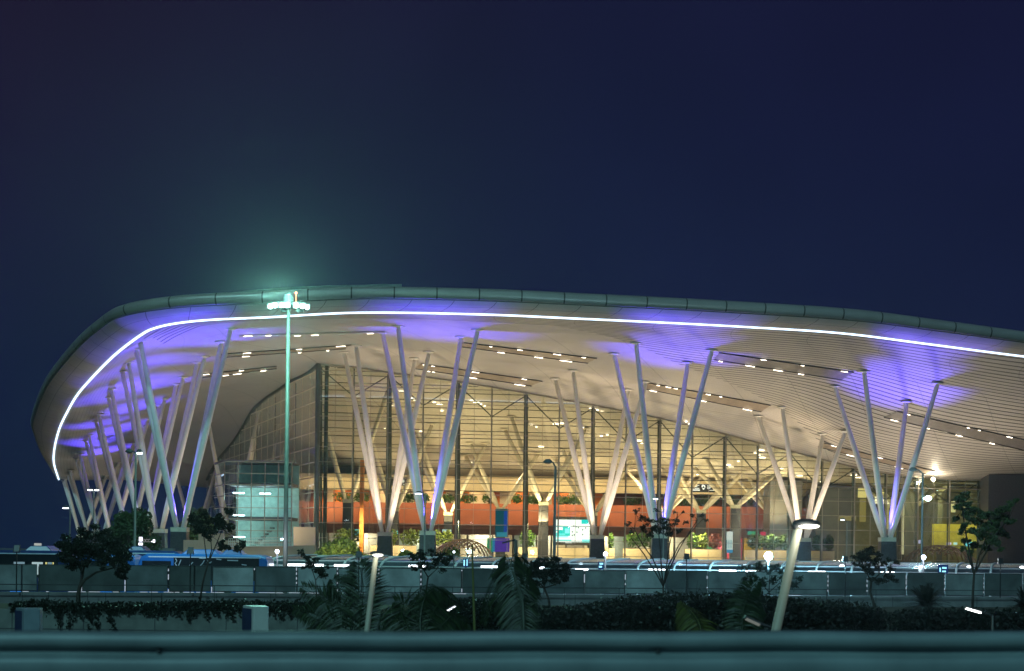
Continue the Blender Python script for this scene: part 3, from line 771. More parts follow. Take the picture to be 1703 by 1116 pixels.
# ================================================================== lamps and masts
PM = mat('galvanised_pole', (.17,.18,.165), .55, metal=.1); DK = mat('lamp_housing', (.06,.065,.07), .5)
mast_c = P(475, 900, 100); MX = mast_c.x
mt = empty('high_mast_light', (MX, 100, 1.8), 'very tall mast with a ring of blazing teal-white floodlights above the roof edge', 'light mast')
ztop = P(480,512,100).z
B = MB(); B.tube([(MX,100,1.8),(MX,100,8),(MX,100,ztop)], [.155,.14,.11], 12); B.build('mast_pole', mat('mast_paint', (.085,.095,.085), .6), mt, smooth=True)
B = MB(); B.tube([(MX,100,ztop+.0),(MX,100,ztop+.25),(MX,100,ztop+.75),(MX,100,ztop+.95)], [.2,.34,.34,.12], 12); B.build('winch_head', DK, mt)
B = MB(); B.tube([(MX+.9*math.cos(a_),100+.9*math.sin(a_),ztop+.12) for a_ in np.linspace(0,2*math.pi,19)], .04, 6); B.build('lamp_ring', DK, mt)
lx = [(-1.05,-.3),(-.72,-.72),(-.28,-.85),(.05,-.9),(.58,-.8),(.95,-.6),(1.15,-.2),(-.4,.85),(.6,.8)]
for i, (dx, dy) in enumerate(lx):
    B = MB(); B.box(MX+dx-.19, MX+dx+.19, 100+dy-.05, 100+dy+.3, ztop-.12, ztop+.22); h_ = B.build('floodlight_head', DK, mt)
    if dy < 0:
        B = MB(); B.ball((MX+dx, 100+dy-.1, ztop+.02), .15, .07, .15); B.build('lens', M['bulb_teal'], h_)
B = MB(); B.tube([(MX+.45,100,ztop+.2),(MX+.45,100,ztop+.86)], .02, 5); B.ball((MX+.45,100,ztop+.92), .07); B.build('aviation_light', emi('red_light',(1,.25,.12),8), mt)
light('POINT','mast_lamp',(MX,95.6,ztop),11000,(.35,1.0,.80),shadow_soft_size=.4)

def pole_lamp(px, Y, ptop, foot, label, heads, name='street_lamp', r=.07, m=PM, px_top=None, cat='street lamp', group=None):
    """heads: list of (dx, dz, lit material or None, length)"""
    a = P(px, 915, Y); t = P(px_top or px, ptop, Y)
    e_ = empty(name, (a.x, Y, foot), label, cat, group)
    B = MB(); B.tube([(a.x,Y,foot),(t.x if px_top else a.x,Y,t.z)], [r,r*.7], 8); B.build('pole', m, e_)
    X = t.x if px_top else a.x
    for dx, dz, lm, ln in heads:
        B = MB(); B.tube([(X,Y,t.z-.05),(X+dx*.6,Y,t.z+dz*.85),(X+dx,Y,t.z+dz)], [r*.6,r*.5,r*.45], 6)
        s = 1 if dx >= 0 else -1
        B.tube([(X+dx-s*.03,Y,t.z+dz),(X+dx+s*ln*.2,Y,t.z+dz+.02),(X+dx+s*ln*.7,Y,t.z+dz+.02),(X+dx+s*ln,Y,t.z+dz-.01)],[r*.6,r*1.5,r*1.4,r*.4],8)
        hd = B.build('lamp_head', DK if lm is None or True else m, e_)
        if lm is not None:
            B = MB(); B.box(min(X+dx, X+dx+s*ln)+.05*ln, max(X+dx, X+dx+s*ln)-.05*ln, Y-r*1.3, Y+r*1.0, t.z+dz-r*1.7, t.z+dz-r*.75); B.build('lens', lm, hd)
    return e_
pole_lamp(224,120,752,1.8,'street lamp with a glowing white head standing among the left columns',[(-.28,.05,None,.5),(.1,.05,M['bulb_cool'],.35)], r=.11)
pole_lamp(155,170,815,1.8,'small distant lamp with twin white heads seen between the far left columns',[(-.15,.1,M['bulb_cool'],.5),(.1,.1,M['bulb_cool'],.4)], r=.09)
pole_lamp(116,150,846,1.8,'leftmost distant lamp with a dim head, left of all the columns',[(-.15,.15,M['tube'],.55)], r=.09)
pole_lamp(706,120,824,1.8,'thin lamp pole with a white arm in front of the second front pedestal',[(-.25,.2,M['bulb_cool'],.5)], r=.07)
pole_lamp(922,120,776,1.8,'dark lamp pole with an unlit head in front of the middle glass',[(-.3,.35,None,.6)], r=.12, m=DK)
pole_lamp(1103,122,835,1.8,'slim lamp pole with a small glowing head behind the bare tree',[(-.45,.3,M['bulb_cool'],.35)], r=.06)
pole_lamp(1408,125,868,1.8,'thin twin-headed lamp pole before the dark lift tower',[(-.2,.2,M['tube'],.3),(-.05,.0,M['tube'],-.3)][:1], r=.05)
lp = pole_lamp(1533,118,787,1.8,'dark lamp pole carrying a bright teal floodlight, near the right-hand columns',[(-.45,.25,None,.55)], r=.10, m=DK)
c = P(1543,829,118); B = MB(); B.tube([(c.x-.45,118,c.z),(c.x,118,c.z)],.04,6); B.ball((c.x,117.9,c.z),.25,.12,.18); B.build('floodlight', emi('flood_teal',(.6,1,.95),26), lp)
SPY = on_roof(1552,790).y-.4; c = P(1552,797,SPY); q = empty('soffit_spotlight', (c.x,SPY,c.z), 'warm glaring spotlight just under the soffit at the right', 'spotlight')
B = MB(); B.ball((c.x,SPY,c.z),.24,.2,.22); B.build('lens', emi('flood_warm',(1,.88,.62),16), q)
B = MB(); B.tube([(c.x,SPY+.2,c.z),(c.x+.1,SPY+.3,roofz(c.x+.1,SPY+.3)-.02)],.05,6); B.build('bracket', DK, q)
light('POINT','flood_glow',(P(1543,829,113).x,113,P(1543,829,113).z),900,(.5,.95,1),shadow_soft_size=.2)
light('POINT','spot_glow',(c.x,SPY-.6,c.z-.2),500,(1,.85,.6),shadow_soft_size=.2)
M['ball_blue'] = emi('ball_lens',(.72,.80,1),30)
for px, py, r_, lm, pw_, lc, lab in [(461,917,.11,M['ball_blue'],220,(.8,.88,1),'bright blue-white ball lamp at the foot of the tall mast'),
        (1007,921,.12,M['ball_blue'],260,(.8,.88,1),'bright round lamp on a post in front of the third pedestal'),
        (1278,925,.26,emi('star_teal',(.55,.95,1),60),6500,(.35,.80,1),'most dazzling teal-white lamp, above the leafy sapling by the tilted pole'),
        (1536,927,.14,M['ball_blue'],420,(.85,.85,1),'bright white lamp below the dark pole at the right'),
        (755,918,.07,M['tube'],0,(1,1,1),'small pale lamp between the second pedestal and the bamboo dome')]:
    c = P(px, py, 99 + (px-461)*.004); q = empty('post_lamp', (c.x, c.y, 1.8), lab, 'lamp')
    B = MB(); B.ball(tuple(c), r_); B.build('globe', lm, q)
    B = MB(); B.tube([(c.x,c.y+.05,1.8),(c.x,c.y+.05,c.z-r_*.8)],.05,6); B.build('post', DK, q)
    if pw_: light('POINT','post_lamp_light',(c.x,c.y-.6,c.z),pw_,lc,shadow_soft_size=.25)

# ================================================================== covered walkway
W = empty('covered_walkway', (10, 108, 1.8), 'long low covered walkway with curved white ribs and tube lights running behind the screen fence', 'walkway canopy')
wy = lambda X: 104 + .10*X
XA, XB = P(452,930,104).x, 40.0
prof = [(0.0,3.98),(.35,4.22),(1.0,4.40),(2.2,4.50),(4.2,4.56),(6.5,4.58)]
B = MB(); n = 60
for i in range(n+1):
    X = XA+(XB-XA)*i/n
    for o_, z_ in prof: B.v.append((X+o_*.35, wy(X)+o_, z_))
for i in range(n):
    for j in range(len(prof)-1): a = i*len(prof)+j; B.f.append((a, a+len(prof), a+len(prof)+1, a+1))
M['canopy'] = glassmat('canopy_sheet', (.35,.42,.45), refl=.12, rough=.25)
B.build('roof_sheet', M['canopy'], W)
M['white'] = mat('white_steel', (.34,.36,.37), .35, var=.05)
B = MB()
for z_, o_ in ((4.60,6.5),(4.47,2.2),(4.30,.6),(3.98,0)): B.beam((XA+o_*.35,wy(XA)+o_,z_),(XB+o_*.35,wy(XB)+o_,z_),.06,.06)
B.build('purlins', M['white'], W)
k = 0; X = XA
while X < XB-1:
    B = MB(); P_ = [(X, wy(X), 1.8),(X,wy(X),3.6)] + [(X+o_*.35, wy(X)+o_, z_+.05) for o_, z_ in prof]
    B.tube(P_[1:], .075, 6); 
    if k % 2 == 0: B.tube(P_[:2], .08, 6)
    B.build('rib', M['white'], W); X += 2.35 if k else 2.35; k += 1
# low sheet-metal skirt and deck wall behind the canopy on the left
wlb = MB(); wlb.hexa([(XA-1,wy(XA)+7,1.8),(XB+3,wy(XB)+7,1.8),(XB+3,wy(XB)+7.2,1.8),(XA-1,wy(XA)+7.2,1.8),(XA-1,wy(XA)+7,4.45),(XB+3,wy(XB)+7,4.45),(XB+3,wy(XB)+7.2,4.45),(XA-1,wy(XA)+7.2,4.45)])
M['bluegrey'] = mat('walkway_wall', (.10,.14,.16), .5, var=.2, scale=.7)
wlb.build('rear_wall', M['bluegrey'], W)
for px0, px1, py in [(478,538,941),(556,590,942),(680,708,943),(800,830,944),(895,905,946),(957,978,949),(1078,1106,949.5),(1196,1224,951),(1344,1355,953),(1357,1372,953),(1465,1487,954),(1240,1262,952)]:
    Y = 103.6 + .10*P(px0,py,104).x; a, c = P(px0,py,Y), P(px1,py,Y)
    B = MB(); B.box(a.x, c.x, Y-.08, Y+.02, a.z+.0, a.z+.13); B.build('tube_light', M['tube'], W)
for px in (966,1131,1533,1612,881,1700,1240,1400):
    c = P(px, 937.5+(px-966)*.008, 107); B = MB(); B.ball((c.x,107,c.z), .17,.17,.07); B.build('round_downlight', M['tube'], W)
for X in range(-10, 40, 8): light('AREA','walkway_light',(X, wy(X)+1.2, 3.7), 45, (.75,.88,1), aim=(X, wy(X)+5, 1.8), size=1.0)
# info totems
cy, nvb = emi('totem_cyan',(.35,.85,1),1.5), emi('totem_navy',(.01,.05,.22),.5)
for a0,b0,a1,b1,lab,mk in [(770,929,779,943,'small lit totem with a blue numeral panel left of the palm clump',[(771,931,773,941),(776,930,777.5,941)]),
       (995,934,1004,947,'small lit blue and white totem under the round lamp',[(997,936,1003,939),(996,941,1001,944)]),
       (1561,939,1577,955,'dark blue lit sign with pale marks under the walkway at the right',[(1562.5,944,1564.5,951),(1567,943,1574,946),(1567,949,1573,951.5)])]:
    q = board(a0,b0,a1,b1,101.5,'information_totem',lab,'totem',nvb,th=.15)
    a, c = P((a0+a1)/2,b1,101.5), 0; B = MB(); B.tube([(a.x,101.6,1.8),(a.x,101.6,a.z)],.06,6); B.build('post', PM, q)
    for r in mk: mark(q,*r,101.5,cy)

# ================================================================== buses
BB = mat('bus_blue', (.01,.13,.42), .3, var=.1, coat=.5); BG = mat('bus_glass', (.012,.016,.022), .08); BW = mat('bus_trim_pale', (.55,.65,.72), .4)
BBd = mat('bus_dark_blue', (.008,.035,.14), .3, coat=.5); TY = mat('tyre', (.015,.015,.015), .9)
bus_g = 'buses parked behind the screen fence'
LWa = emi('lit_window_blue',(.25,.42,.50),.6); LWb = emi('lit_window_pale',(.45,.62,.65),.8); LWc = emi('lit_window_yellow',(.75,.7,.25),.8)
def bus(x0, x1, Y, label, body, front_left=True, h=2.86, pods=((.3,.62),), lit=()):
    e_ = empty('city_bus', ((x0+x1)/2, Y, 1.8), label, 'bus', bus_g)
    z0, z1 = 2.15, 1.8+h
    B = MB(); w = 2.5
    sec = [(0,z0),(0,z1-.22),(.06,z1-.09),(.25,z1-.0),(w-.25,z1-.0),(w-.06,z1-.09),(w,z1-.22),(w,z0)]
    st = [(x0+.05,.82),(x0+.12,.93),(x0+.5,1),(x1-.5,1),(x1-.12,.95),(x1-.04,.86)]
    for X, k in st:
        for yy, zz in sec: B.v.append((X, Y+w/2+(yy-w/2)*(.9+.1*k), z0+(zz-z0)*k))
    m = len(sec)
    for i in range(len(st)-1):
        for j in range(m):
            j2 = (j+1) % m; a = i*m; B.f.append((a+j, a+j2, a+m+j2, a+m+j))
    B.f.append(tuple(range(m))); B.f.append(tuple(range((len(st)-1)*m, len(st)*m))[::-1])
    B.build('body', body, e_, smooth=False, bevel=.05)
    B = MB(); B.box(x0+(2.0 if front_left else .6), x1-.5, Y-.012, Y+.03, z1-1.45, z1-.20); win = B.build('side_windows', BG, e_)
    for l0, l1, lc in lit:
        B = MB(); B.box(x0+(x1-x0)*l0, x0+(x1-x0)*l1, Y-.02, Y-.013, z1-1.3, z1-.62); B.build('lit_window', lc, win)
    if front_left: B = MB(); B.box(x0+.25, x0+1.85, Y-.014, Y+.03, z1-1.9, z1-.40); B.build('door_glass', BG, e_)
    B = MB(); B.box(x0-.0, x0+.08, Y+.25, Y+w-.25, z1-1.7, z1-.6); B.build('windscreen', BG, e_)
    B = MB(); B.box(x0+.6, x1-.4, Y-.025, Y-.015, z1-.20, z1-.14); B.build('trim_line', BW, e_)
    for t0, t1 in pods:
        X0, X1 = x0+(x1-x0)*t0, x0+(x1-x0)*t1; B = MB()
        B.hexa([(X0,Y+.4,z1-.03),(X1,Y+.4,z1-.03),(X1,Y+2.1,z1-.03),(X0,Y+2.1,z1-.03),(X0+.35,Y+.5,z1+.27),(X1-.35,Y+.5,z1+.27),(X1-.35,Y+2,z1+.27),(X0+.35,Y+2,z1+.27)])
        B.build('roof_unit', body, e_, bevel=.04)
    for X in (x0+2.2, x1-2.4):
        for yy in (Y+.12, Y+2.3):
            B = MB(); B.tube([(X,yy-.12,2.3),(X,yy+.12,2.3)], .48, 16); B.build('wheel', TY, e_)
    return e_
f92 = lambda px, Y: P(px, 920, Y).x
bus(f92(229,90), f92(446,90), 90, 'bright blue bus with dark side glass and white swirls, right end of the row', BB, pods=((.32,.62),(.62,.8)))
bus(f92(-90,88), f92(112,88), 88, 'dark blue bus at the far left with a pale roof rim and lit windows', BBd, front_left=False, h=2.95, pods=((.62,.86),), lit=((.56,.65,LWa),(.71,.80,LWb),(.82,.835,LWc),(.84,.875,LWa),(.88,.89,LWc)))
bus(f92(124,93), f92(226,93), 93, 'blue bus mostly hidden behind the dense dark tree', BB, h=2.8, pods=((.2,.5),))
bus(f92(196,100), f92(300,100), 100.2, 'dark blue bus in the back row, only its roof showing left of the front pedestals', BBd, h=3.0, pods=((.1,.42),))
# white swirl decoration on the right bus
sw = [o for o in bpy.data.objects if o.name == 'city_bus'][0]
B = MB()
for (pts_) in [[(292,929),(294,933),(291,937),(294,941)],[(301,931),(299,936),(297,941)],[(321,935),(318,938),(315,941)],[(340,932),(337,937),(333,941)],[(343,931),(347,933),(343,936),(350,936),(352,934)],[(331,928),(338,929),(343,928)],[(360,930),(368,931)],[(378,932),(396,932.5)],[(402,939),(410,940)]]:
    B.tube([P(a, c, 89.97) for a, c in pts_], .028, 4)
B.build('white_swirl', emi('swirl_reflection',(.7,.8,.9),.35) if False else BW, sw)
light('AREA','bus_bay_light',(f92(240,86), 84.5+1.8, 6.5), 110, (.55,.8,1), aim=(f92(262,90),90.5,3.8), size=.5)
# glowing sign letters on the bushes
q = empty('illuminated_sign', tuple(P(240,903,128)), 'small white glowing sign letters in front of the dark round tree', 'sign')
SG = emi('sign_glow',(.85,.85,1),2.2); SD = emi('sign_dim',(.5,.48,.5),.45); Y = 128
def rect(px0,py0,px1,py1,m,nm='letter'):
    a, c = P(px0,py0,Y), P(px1,py1,Y); B = MB(); B.box(a.x,c.x,Y,Y+.12,c.z,a.z); B.build(nm, m, q, bevel=.03)
rect(231,893,236.5,900.5,SG); rect(230,902.5,237,907,SG); rect(254,897,257.5,902.5,SG); rect(251,900,254,901.5,SG)
for cx_, kk in ((239.8,0),(244,1),(248.3,1)):
    B = MB(); c = P(cx_,899,Y); rng = np.linspace(.6 if kk else 0, 5.7 if kk else 6.28, 14)
    B.tube([(c.x+.085*math.cos(t), Y, c.z+.11*math.sin(t)) for t in rng], .022, 5); B.build('letter', SD, q)
# low walls behind the buses on the far left
tag(slab(60,190,910.2,912,175,yb_=925,th=.5).build('far_wall', M['grey']), 'low grey wall on the horizon at the far left beyond the buses', 'wall')
tag(slab(196,290,910,912,140,yb_=926,th=.4).build('low_wall', M['grey']), 'low grey wall between the round trees and the buses', 'wall')
q = MB(); a, c = P(-400,910,420), P(130,906.8,420); q.box(a.x, c.x, 420, 440, 0, c.z-1.0); tag(q.build('distant_building', M['grey']), 'long flat distant building on the horizon at the far left', 'building')
c = P(64,906,260); q = empty('distant_hut', (c.x,260,1.8), 'tiny pale lit hut roof on the far left horizon', 'hut')
B = MB(); B.box(c.x-.7,c.x+.2,260,261,c.z-1.4,c.z+.25); B.build('hut', emi('hut_lit',(.8,.85,.8),.5), q)  # no lamp here: the hut's lit look is put into its material

light('AREA','shrub_light',(P(560,920,139).x,138.6,4.6),160,(1,.92,.6),aim=tuple(P(566,900,143)),size=.6)
light('AREA','tree_light',(P(300,920,150).x,152,4.5),140,(1,.95,.7),aim=tuple(P(322,880,162)),size=.6)

# ================================================================== screen fence on its parapet
FE = empty('screen_fence', (0, fY(0), 2.0), 'row of square greenish screen panels between thin posts on the retaining wall', 'fence')
pm = [mat('fence_panel_%d' % i, c, .55, var=.35, scale=1.1, bump=.15) for i, c in enumerate([(.10,.12,.115),(.24,.27,.265),(.42,.47,.46),(.15,.18,.18)])]
dirf = Vector((1,.288,0)).normalized(); X0f = P(-10,940,80.4).x
n_ = 32; pitch = 2.2
sel = [1,1,0,0,3,0,2,3,2,2,2,1,0,2,3,1,2,0,1,2,1,0,3,0,1,0,0,0,3,0,0,0]
A0 = Vector((X0f, fY(X0f), 0))
BND = [-80,-9,63,135,208,280,352,423,493,561,630,700,768,836,905,972,1040,1108,1176,1243,1310,1377,1442,1507,1571,1636,1700,1764,1828]
def on_fence(px):
    u, v = uv(px, 960); Yg = 87.3/(1-.288*u); return Vector((u*Yg, Yg, 0))
nrm = Vector((dirf.y, -dirf.x, 0))*.02
for k in range(len(BND)-1):
    a = on_fence(BND[k])+dirf*.045; b2 = on_fence(BND[k+1])-dirf*.045
    ztp = 4.06 + (0.04 if k % 3 else 0); tl = Vector((0,0,random.uniform(-.012,.012)))
    B = MB()
    B.hexa([a-nrm+Vector((0,0,2.78)), b2-nrm+Vector((0,0,2.78)), b2+nrm+Vector((0,0,2.78)), a+nrm+Vector((0,0,2.78)),
            a-nrm*1+Vector((0,0,ztp)), b2-nrm+Vector((0,0,ztp))+tl, b2+nrm+Vector((0,0,ztp))+tl, a+nrm+Vector((0,0,ztp))])
    pn = B.build('fence_panel', pm[sel[k]], FE)
    B = MB(); e = nrm*1.6
    B.beam(a+e+Vector((0,0,2.80)), b2+e+Vector((0,0,2.80)), .02, .035); B.beam(a+e+Vector((0,0,ztp-.02)), b2+e+Vector((0,0,ztp-.02)), .02, .035)
    B.beam(a+e+dirf*.01+Vector((0,0,2.79)), a+e+dirf*.01+Vector((0,0,ztp-.01)), .02, .03, up=(0,1,0)); B.beam(b2+e-dirf*.01+Vector((0,0,2.79)), b2+e-dirf*.01+Vector((0,0,ztp-.01)), .02, .03, up=(0,1,0))
    B.build('panel_frame', DK, pn)
    c = a - dirf*.045; B = MB(); B.beam(c+Vector((.0,.16,2.0)), c+Vector((0,.16,4.0)), .05, .04, up=(0,1,0)); B.build('post', DK, FE)
# added glowing strips stand for walkway light showing through and under the panels
GL = emi('gap_glow_pale',(.70,.84,1.0),.55); GLb = emi('gap_glow_blue',(.03,.22,.75),1.0)
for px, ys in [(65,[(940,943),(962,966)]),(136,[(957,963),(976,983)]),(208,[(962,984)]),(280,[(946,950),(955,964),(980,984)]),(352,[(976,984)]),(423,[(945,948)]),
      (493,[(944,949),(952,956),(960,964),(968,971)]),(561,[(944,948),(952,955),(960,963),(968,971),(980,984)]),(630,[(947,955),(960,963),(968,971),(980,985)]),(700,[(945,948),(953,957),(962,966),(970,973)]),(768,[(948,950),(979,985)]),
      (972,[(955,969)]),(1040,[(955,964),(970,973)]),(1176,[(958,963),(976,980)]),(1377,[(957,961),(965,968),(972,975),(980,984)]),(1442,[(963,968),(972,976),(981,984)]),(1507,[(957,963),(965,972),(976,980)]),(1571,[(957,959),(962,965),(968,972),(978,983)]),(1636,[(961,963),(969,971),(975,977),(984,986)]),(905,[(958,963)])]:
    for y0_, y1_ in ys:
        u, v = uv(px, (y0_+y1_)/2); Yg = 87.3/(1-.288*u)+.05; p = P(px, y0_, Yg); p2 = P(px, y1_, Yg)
        B = MB(); B.box(p.x-.02, p.x+.02, Yg, Yg+.03, p2.z, p.z); B.build('gap_glow', GL, FE)
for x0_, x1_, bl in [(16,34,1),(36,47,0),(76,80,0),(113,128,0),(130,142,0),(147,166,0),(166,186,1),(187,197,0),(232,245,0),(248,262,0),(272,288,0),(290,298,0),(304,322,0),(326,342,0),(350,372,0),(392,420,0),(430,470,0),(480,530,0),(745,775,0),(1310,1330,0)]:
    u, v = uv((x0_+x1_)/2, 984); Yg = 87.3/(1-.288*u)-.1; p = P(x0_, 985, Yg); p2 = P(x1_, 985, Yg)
    B = MB(); B.box(p.x, p2.x, Yg+.05, Yg+.08, 2.73, 2.755); B.build('gap_glow', GLb if bl else GL, FE)
# the wall
RW = MB(); a = A0 - dirf*6; c = A0 + dirf*78; nr = Vector((dirf.y,-dirf.x,0))
RW.hexa([a+nr*.12, c+nr*.12, c-nr*.25, a-nr*.25, a+nr*.12+Vector((0,0,2.72)), c+nr*.12+Vector((0,0,2.72)), c-nr*.25+Vector((0,0,2.72)), a-nr*.25+Vector((0,0,2.72))])
M['wallgreen'] = mat('retaining_concrete', (.21,.215,.21), .85, var=.3, scale=.8, bump=.25)
rw = RW.build('retaining_wall', M['wallgreen']); tag(rw, 'long bare concrete retaining wall under the screen fence', 'retaining wall')
jb = MB()
for k in range(0, 34): 
    p = A0 + dirf*(k*2.75) + nr*.125
    jb.beam(p+Vector((0,0,1.2)), p+Vector((0,0,2.70)), .03, .012, up=(0,1,0))
jb.build('joint_lines', DK, rw)
ra = empty('hand_rail', (0, fY(0)-1, 2.0), 'thin dark rail on small posts running in front of the fence panels', 'railing')
B = MB(); o_ = nr*.9; B.tube([a+o_+Vector((0,0,3.11)), c+o_+Vector((0,0,3.11))], .028, 6); B.build('rail', DK, ra)
for k in range(0, 28):
    p = A0 + dirf*(1.5+k*3.1) + o_; B = MB(); B.tube([p+Vector((0,0,2.2)), p+Vector((0,0,3.10))], .02, 5); B.build('post', DK, ra)
# floodlights seen from behind on the fence line
fl_lab = ['far left above the dark blue bus','in front of the bright blue bus','left of the slender lamp pole','beside the drooping palm','right of the bare tree','left of the forked dark tree','far right by the green tree']
fl0 = None
for (px, py), lb_ in zip([(28,912),(317,915.5),(597,922),(872,925.5),(1142,925.5),(1406,930),(1664,933)], fl_lab):
    Y = 0; u, v = uv(px, py); Y = 87.3/(1-.288*u)-.35; c = Vector((u*Y, Y, CZ+v*Y))
    if fl0 is None:
        q = empty('floodlight', (c.x, Y, 2.72), 'black box floodlight on a short post, '+lb_, 'floodlight', 'floodlights along the fence'); fl0 = q; c0 = c
        B = MB(); B.hexa([(c.x-.15,Y-.1,c.z-.17),(c.x+.14,Y-.1,c.z-.17),(c.x+.14,Y+.05,c.z-.17),(c.x-.15,Y+.05,c.z-.17),(c.x-.14,Y-.02,c.z+.17),(c.x+.15,Y-.02,c.z+.17),(c.x+.15,Y+.13,c.z+.17),(c.x-.14,Y+.13,c.z+.17)])
        B.build('housing', SBk, q, bevel=.015)
        B = MB(); B.tube([(c.x,Y,2.72),(c.x,Y,c.z-.15)],.03,6); B.build('post', SBk, q)
        B = MB(); B.beam((c.x-.17,Y,c.z),(c.x-.17,Y,c.z-.22),.02,.04,up=(0,1,0)); B.beam((c.x+.16,Y,c.z),(c.x+.16,Y,c.z-.22),.02,.04,up=(0,1,0)); B.beam((c.x-.17,Y,c.z-.22),(c.x+.16,Y,c.z-.22),.04,.02); B.build('bracket', SBk, q)
    else:
        q = copy_tree(fl0); q.location = Vector(fl0.location) + (c-c0); q['label'] = 'black box floodlight on a short post, '+lb_

# ================================================================== planting strip, lower wall
b = MB(); b.hexa([(-60,66.4,0),(60,66.4,0),(60,fY(60)-.3,0),(-60,fY(-60)-.3,0),(-60,66.4,2.30),(60,66.4,2.30),(60,fY(60)-.3,2.1),(-60,fY(-60)-.3,2.1)])
tag(b.build('planting_bed', M['soil']), kind='structure')
LWm = mat('lower_wall_concrete', (.17,.19,.17), .85, var=.3, scale=1.4, bump=.3)
lw = MB(); lw.box(-60, -.2, 66.0, 66.35, 0, 2.42); lw = lw.build('garden_wall', LWm); tag(lw, 'low concrete garden wall with creepers hanging over it, lower left', 'garden wall')
jb = MB()
for k in range(20): jb.box(-58+k*2.9, -58+k*2.9+.03, 65.985, 65.998, .2, 2.40)
jb.box(-59.5, -.4, 65.987, 65.998, 1.62, 1.65); jb.build('joint_lines', DK, lw)
a = P(1473,1035,66); pw_ = MB(); pw_.box(a.x, a.x+.45, 65.9, 66.35, 0, 2.3); tag(pw_.build('wall_pier', LWm), 'pale end pier of the low wall right of the hedge', 'pier')
rwl = MB(); rwl.box(a.x+.5, 60, 66.0, 66.35, 0, 1.9); tag(rwl.build('garden_wall', mat('dark_wall',(.03,.035,.03),.9)), 'dark low wall at the lower right behind the small street lamp', 'garden wall')

def hull_leaves(xs, ztop, zbot, y0, y1, n, size):
    B = MB(); N = n
    X = xs[0] + (xs[-1]-xs[0])*RS.rand(N); zt = np.interp(X, xs, ztop); zb = np.interp(X, xs, zbot)
    f = RS.rand(N)**.6; Z = zb + (zt-zb)*f + RS.normal(size=N)*.07; Y = y0 + (y1-y0)*RS.rand(N)**1.3
    p = np.stack([X, Y, Z], 1)
    a = RS.normal(size=(N,3)); a /= np.linalg.norm(a,axis=1)[:,None]; b2 = RS.normal(size=(N,3)); b2 -= a*(a*b2).sum(1)[:,None]; b2 /= np.linalg.norm(b2,axis=1)[:,None]
    s = size*(.6+.8*RS.rand(N,1)); a *= s; b2 *= s*.55
    q = np.stack([p-a,p-b2,p+a,p+b2],1).reshape(-1,3); B.v = [tuple(t) for t in q.tolist()]; B.f = [(4*i,4*i+1,4*i+2,4*i+3) for i in range(N)]
    return B
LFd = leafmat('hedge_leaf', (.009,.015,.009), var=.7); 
def pxs(L, Y): 
    pp = [P(a, c, Y) for a, c in L]; return [p.x for p in pp], [p.z for p in pp]
xs, zt = pxs([(30,1004),(60,1001),(100,1004),(150,1008),(200,1007),(240,1007),(290,1004),(330,1003),(400,1003),(450,1004),(500,1004),(560,1003)], 67)
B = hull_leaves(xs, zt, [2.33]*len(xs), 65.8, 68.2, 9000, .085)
# drooping strands
for px in [40,52,62,90,95,100,108,118,125,135,142,146,150,158,180,182,184,210,240,250,262,275,292,300,310,318,326,345,360,382,384,405,420,470,480,488,498]:
    a = P(px, 1013, 65.85); L_ = random.uniform(.15, .95 if px < 200 else .55)
    for k in range(int(L_*45)):
        t = random.random(); B.leaves((a.x+random.gauss(0,.05)+t*.1*math.sin(px), 65.85, a.z-t*L_), .06, 2, .06)
tag(B.build('creepers', LFd), 'dark creepers spilling over the low garden wall', 'creepers', kind='stuff')
xs, zt = pxs([(860,1016),(900,1014),(940,1013),(980,1010),(1010,1002),(1050,996),(1090,992),(1130,990),(1180,990),(1240,990),(1290,993),(1330,1000),(1380,1003),(1430,1006),(1460,1012),(1474,1020)], 63.5)
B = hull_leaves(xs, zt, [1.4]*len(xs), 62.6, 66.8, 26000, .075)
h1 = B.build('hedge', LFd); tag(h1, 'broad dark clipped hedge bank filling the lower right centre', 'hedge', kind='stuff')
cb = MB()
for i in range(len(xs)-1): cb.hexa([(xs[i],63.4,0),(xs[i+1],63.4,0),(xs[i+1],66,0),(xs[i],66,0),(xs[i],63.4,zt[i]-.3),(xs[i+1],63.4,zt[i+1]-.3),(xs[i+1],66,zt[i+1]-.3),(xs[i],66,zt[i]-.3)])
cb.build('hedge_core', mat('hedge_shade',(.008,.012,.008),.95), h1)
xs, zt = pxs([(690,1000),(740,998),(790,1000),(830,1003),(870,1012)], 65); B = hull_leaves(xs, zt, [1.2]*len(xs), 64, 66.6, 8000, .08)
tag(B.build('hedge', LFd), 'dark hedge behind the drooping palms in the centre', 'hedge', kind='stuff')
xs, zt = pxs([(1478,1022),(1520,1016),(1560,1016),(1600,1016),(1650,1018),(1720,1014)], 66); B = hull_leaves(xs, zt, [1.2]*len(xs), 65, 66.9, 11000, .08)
tag(B.build('ground_cover', LFd), 'low dark ground cover at the lower right', 'ground cover', kind='stuff')

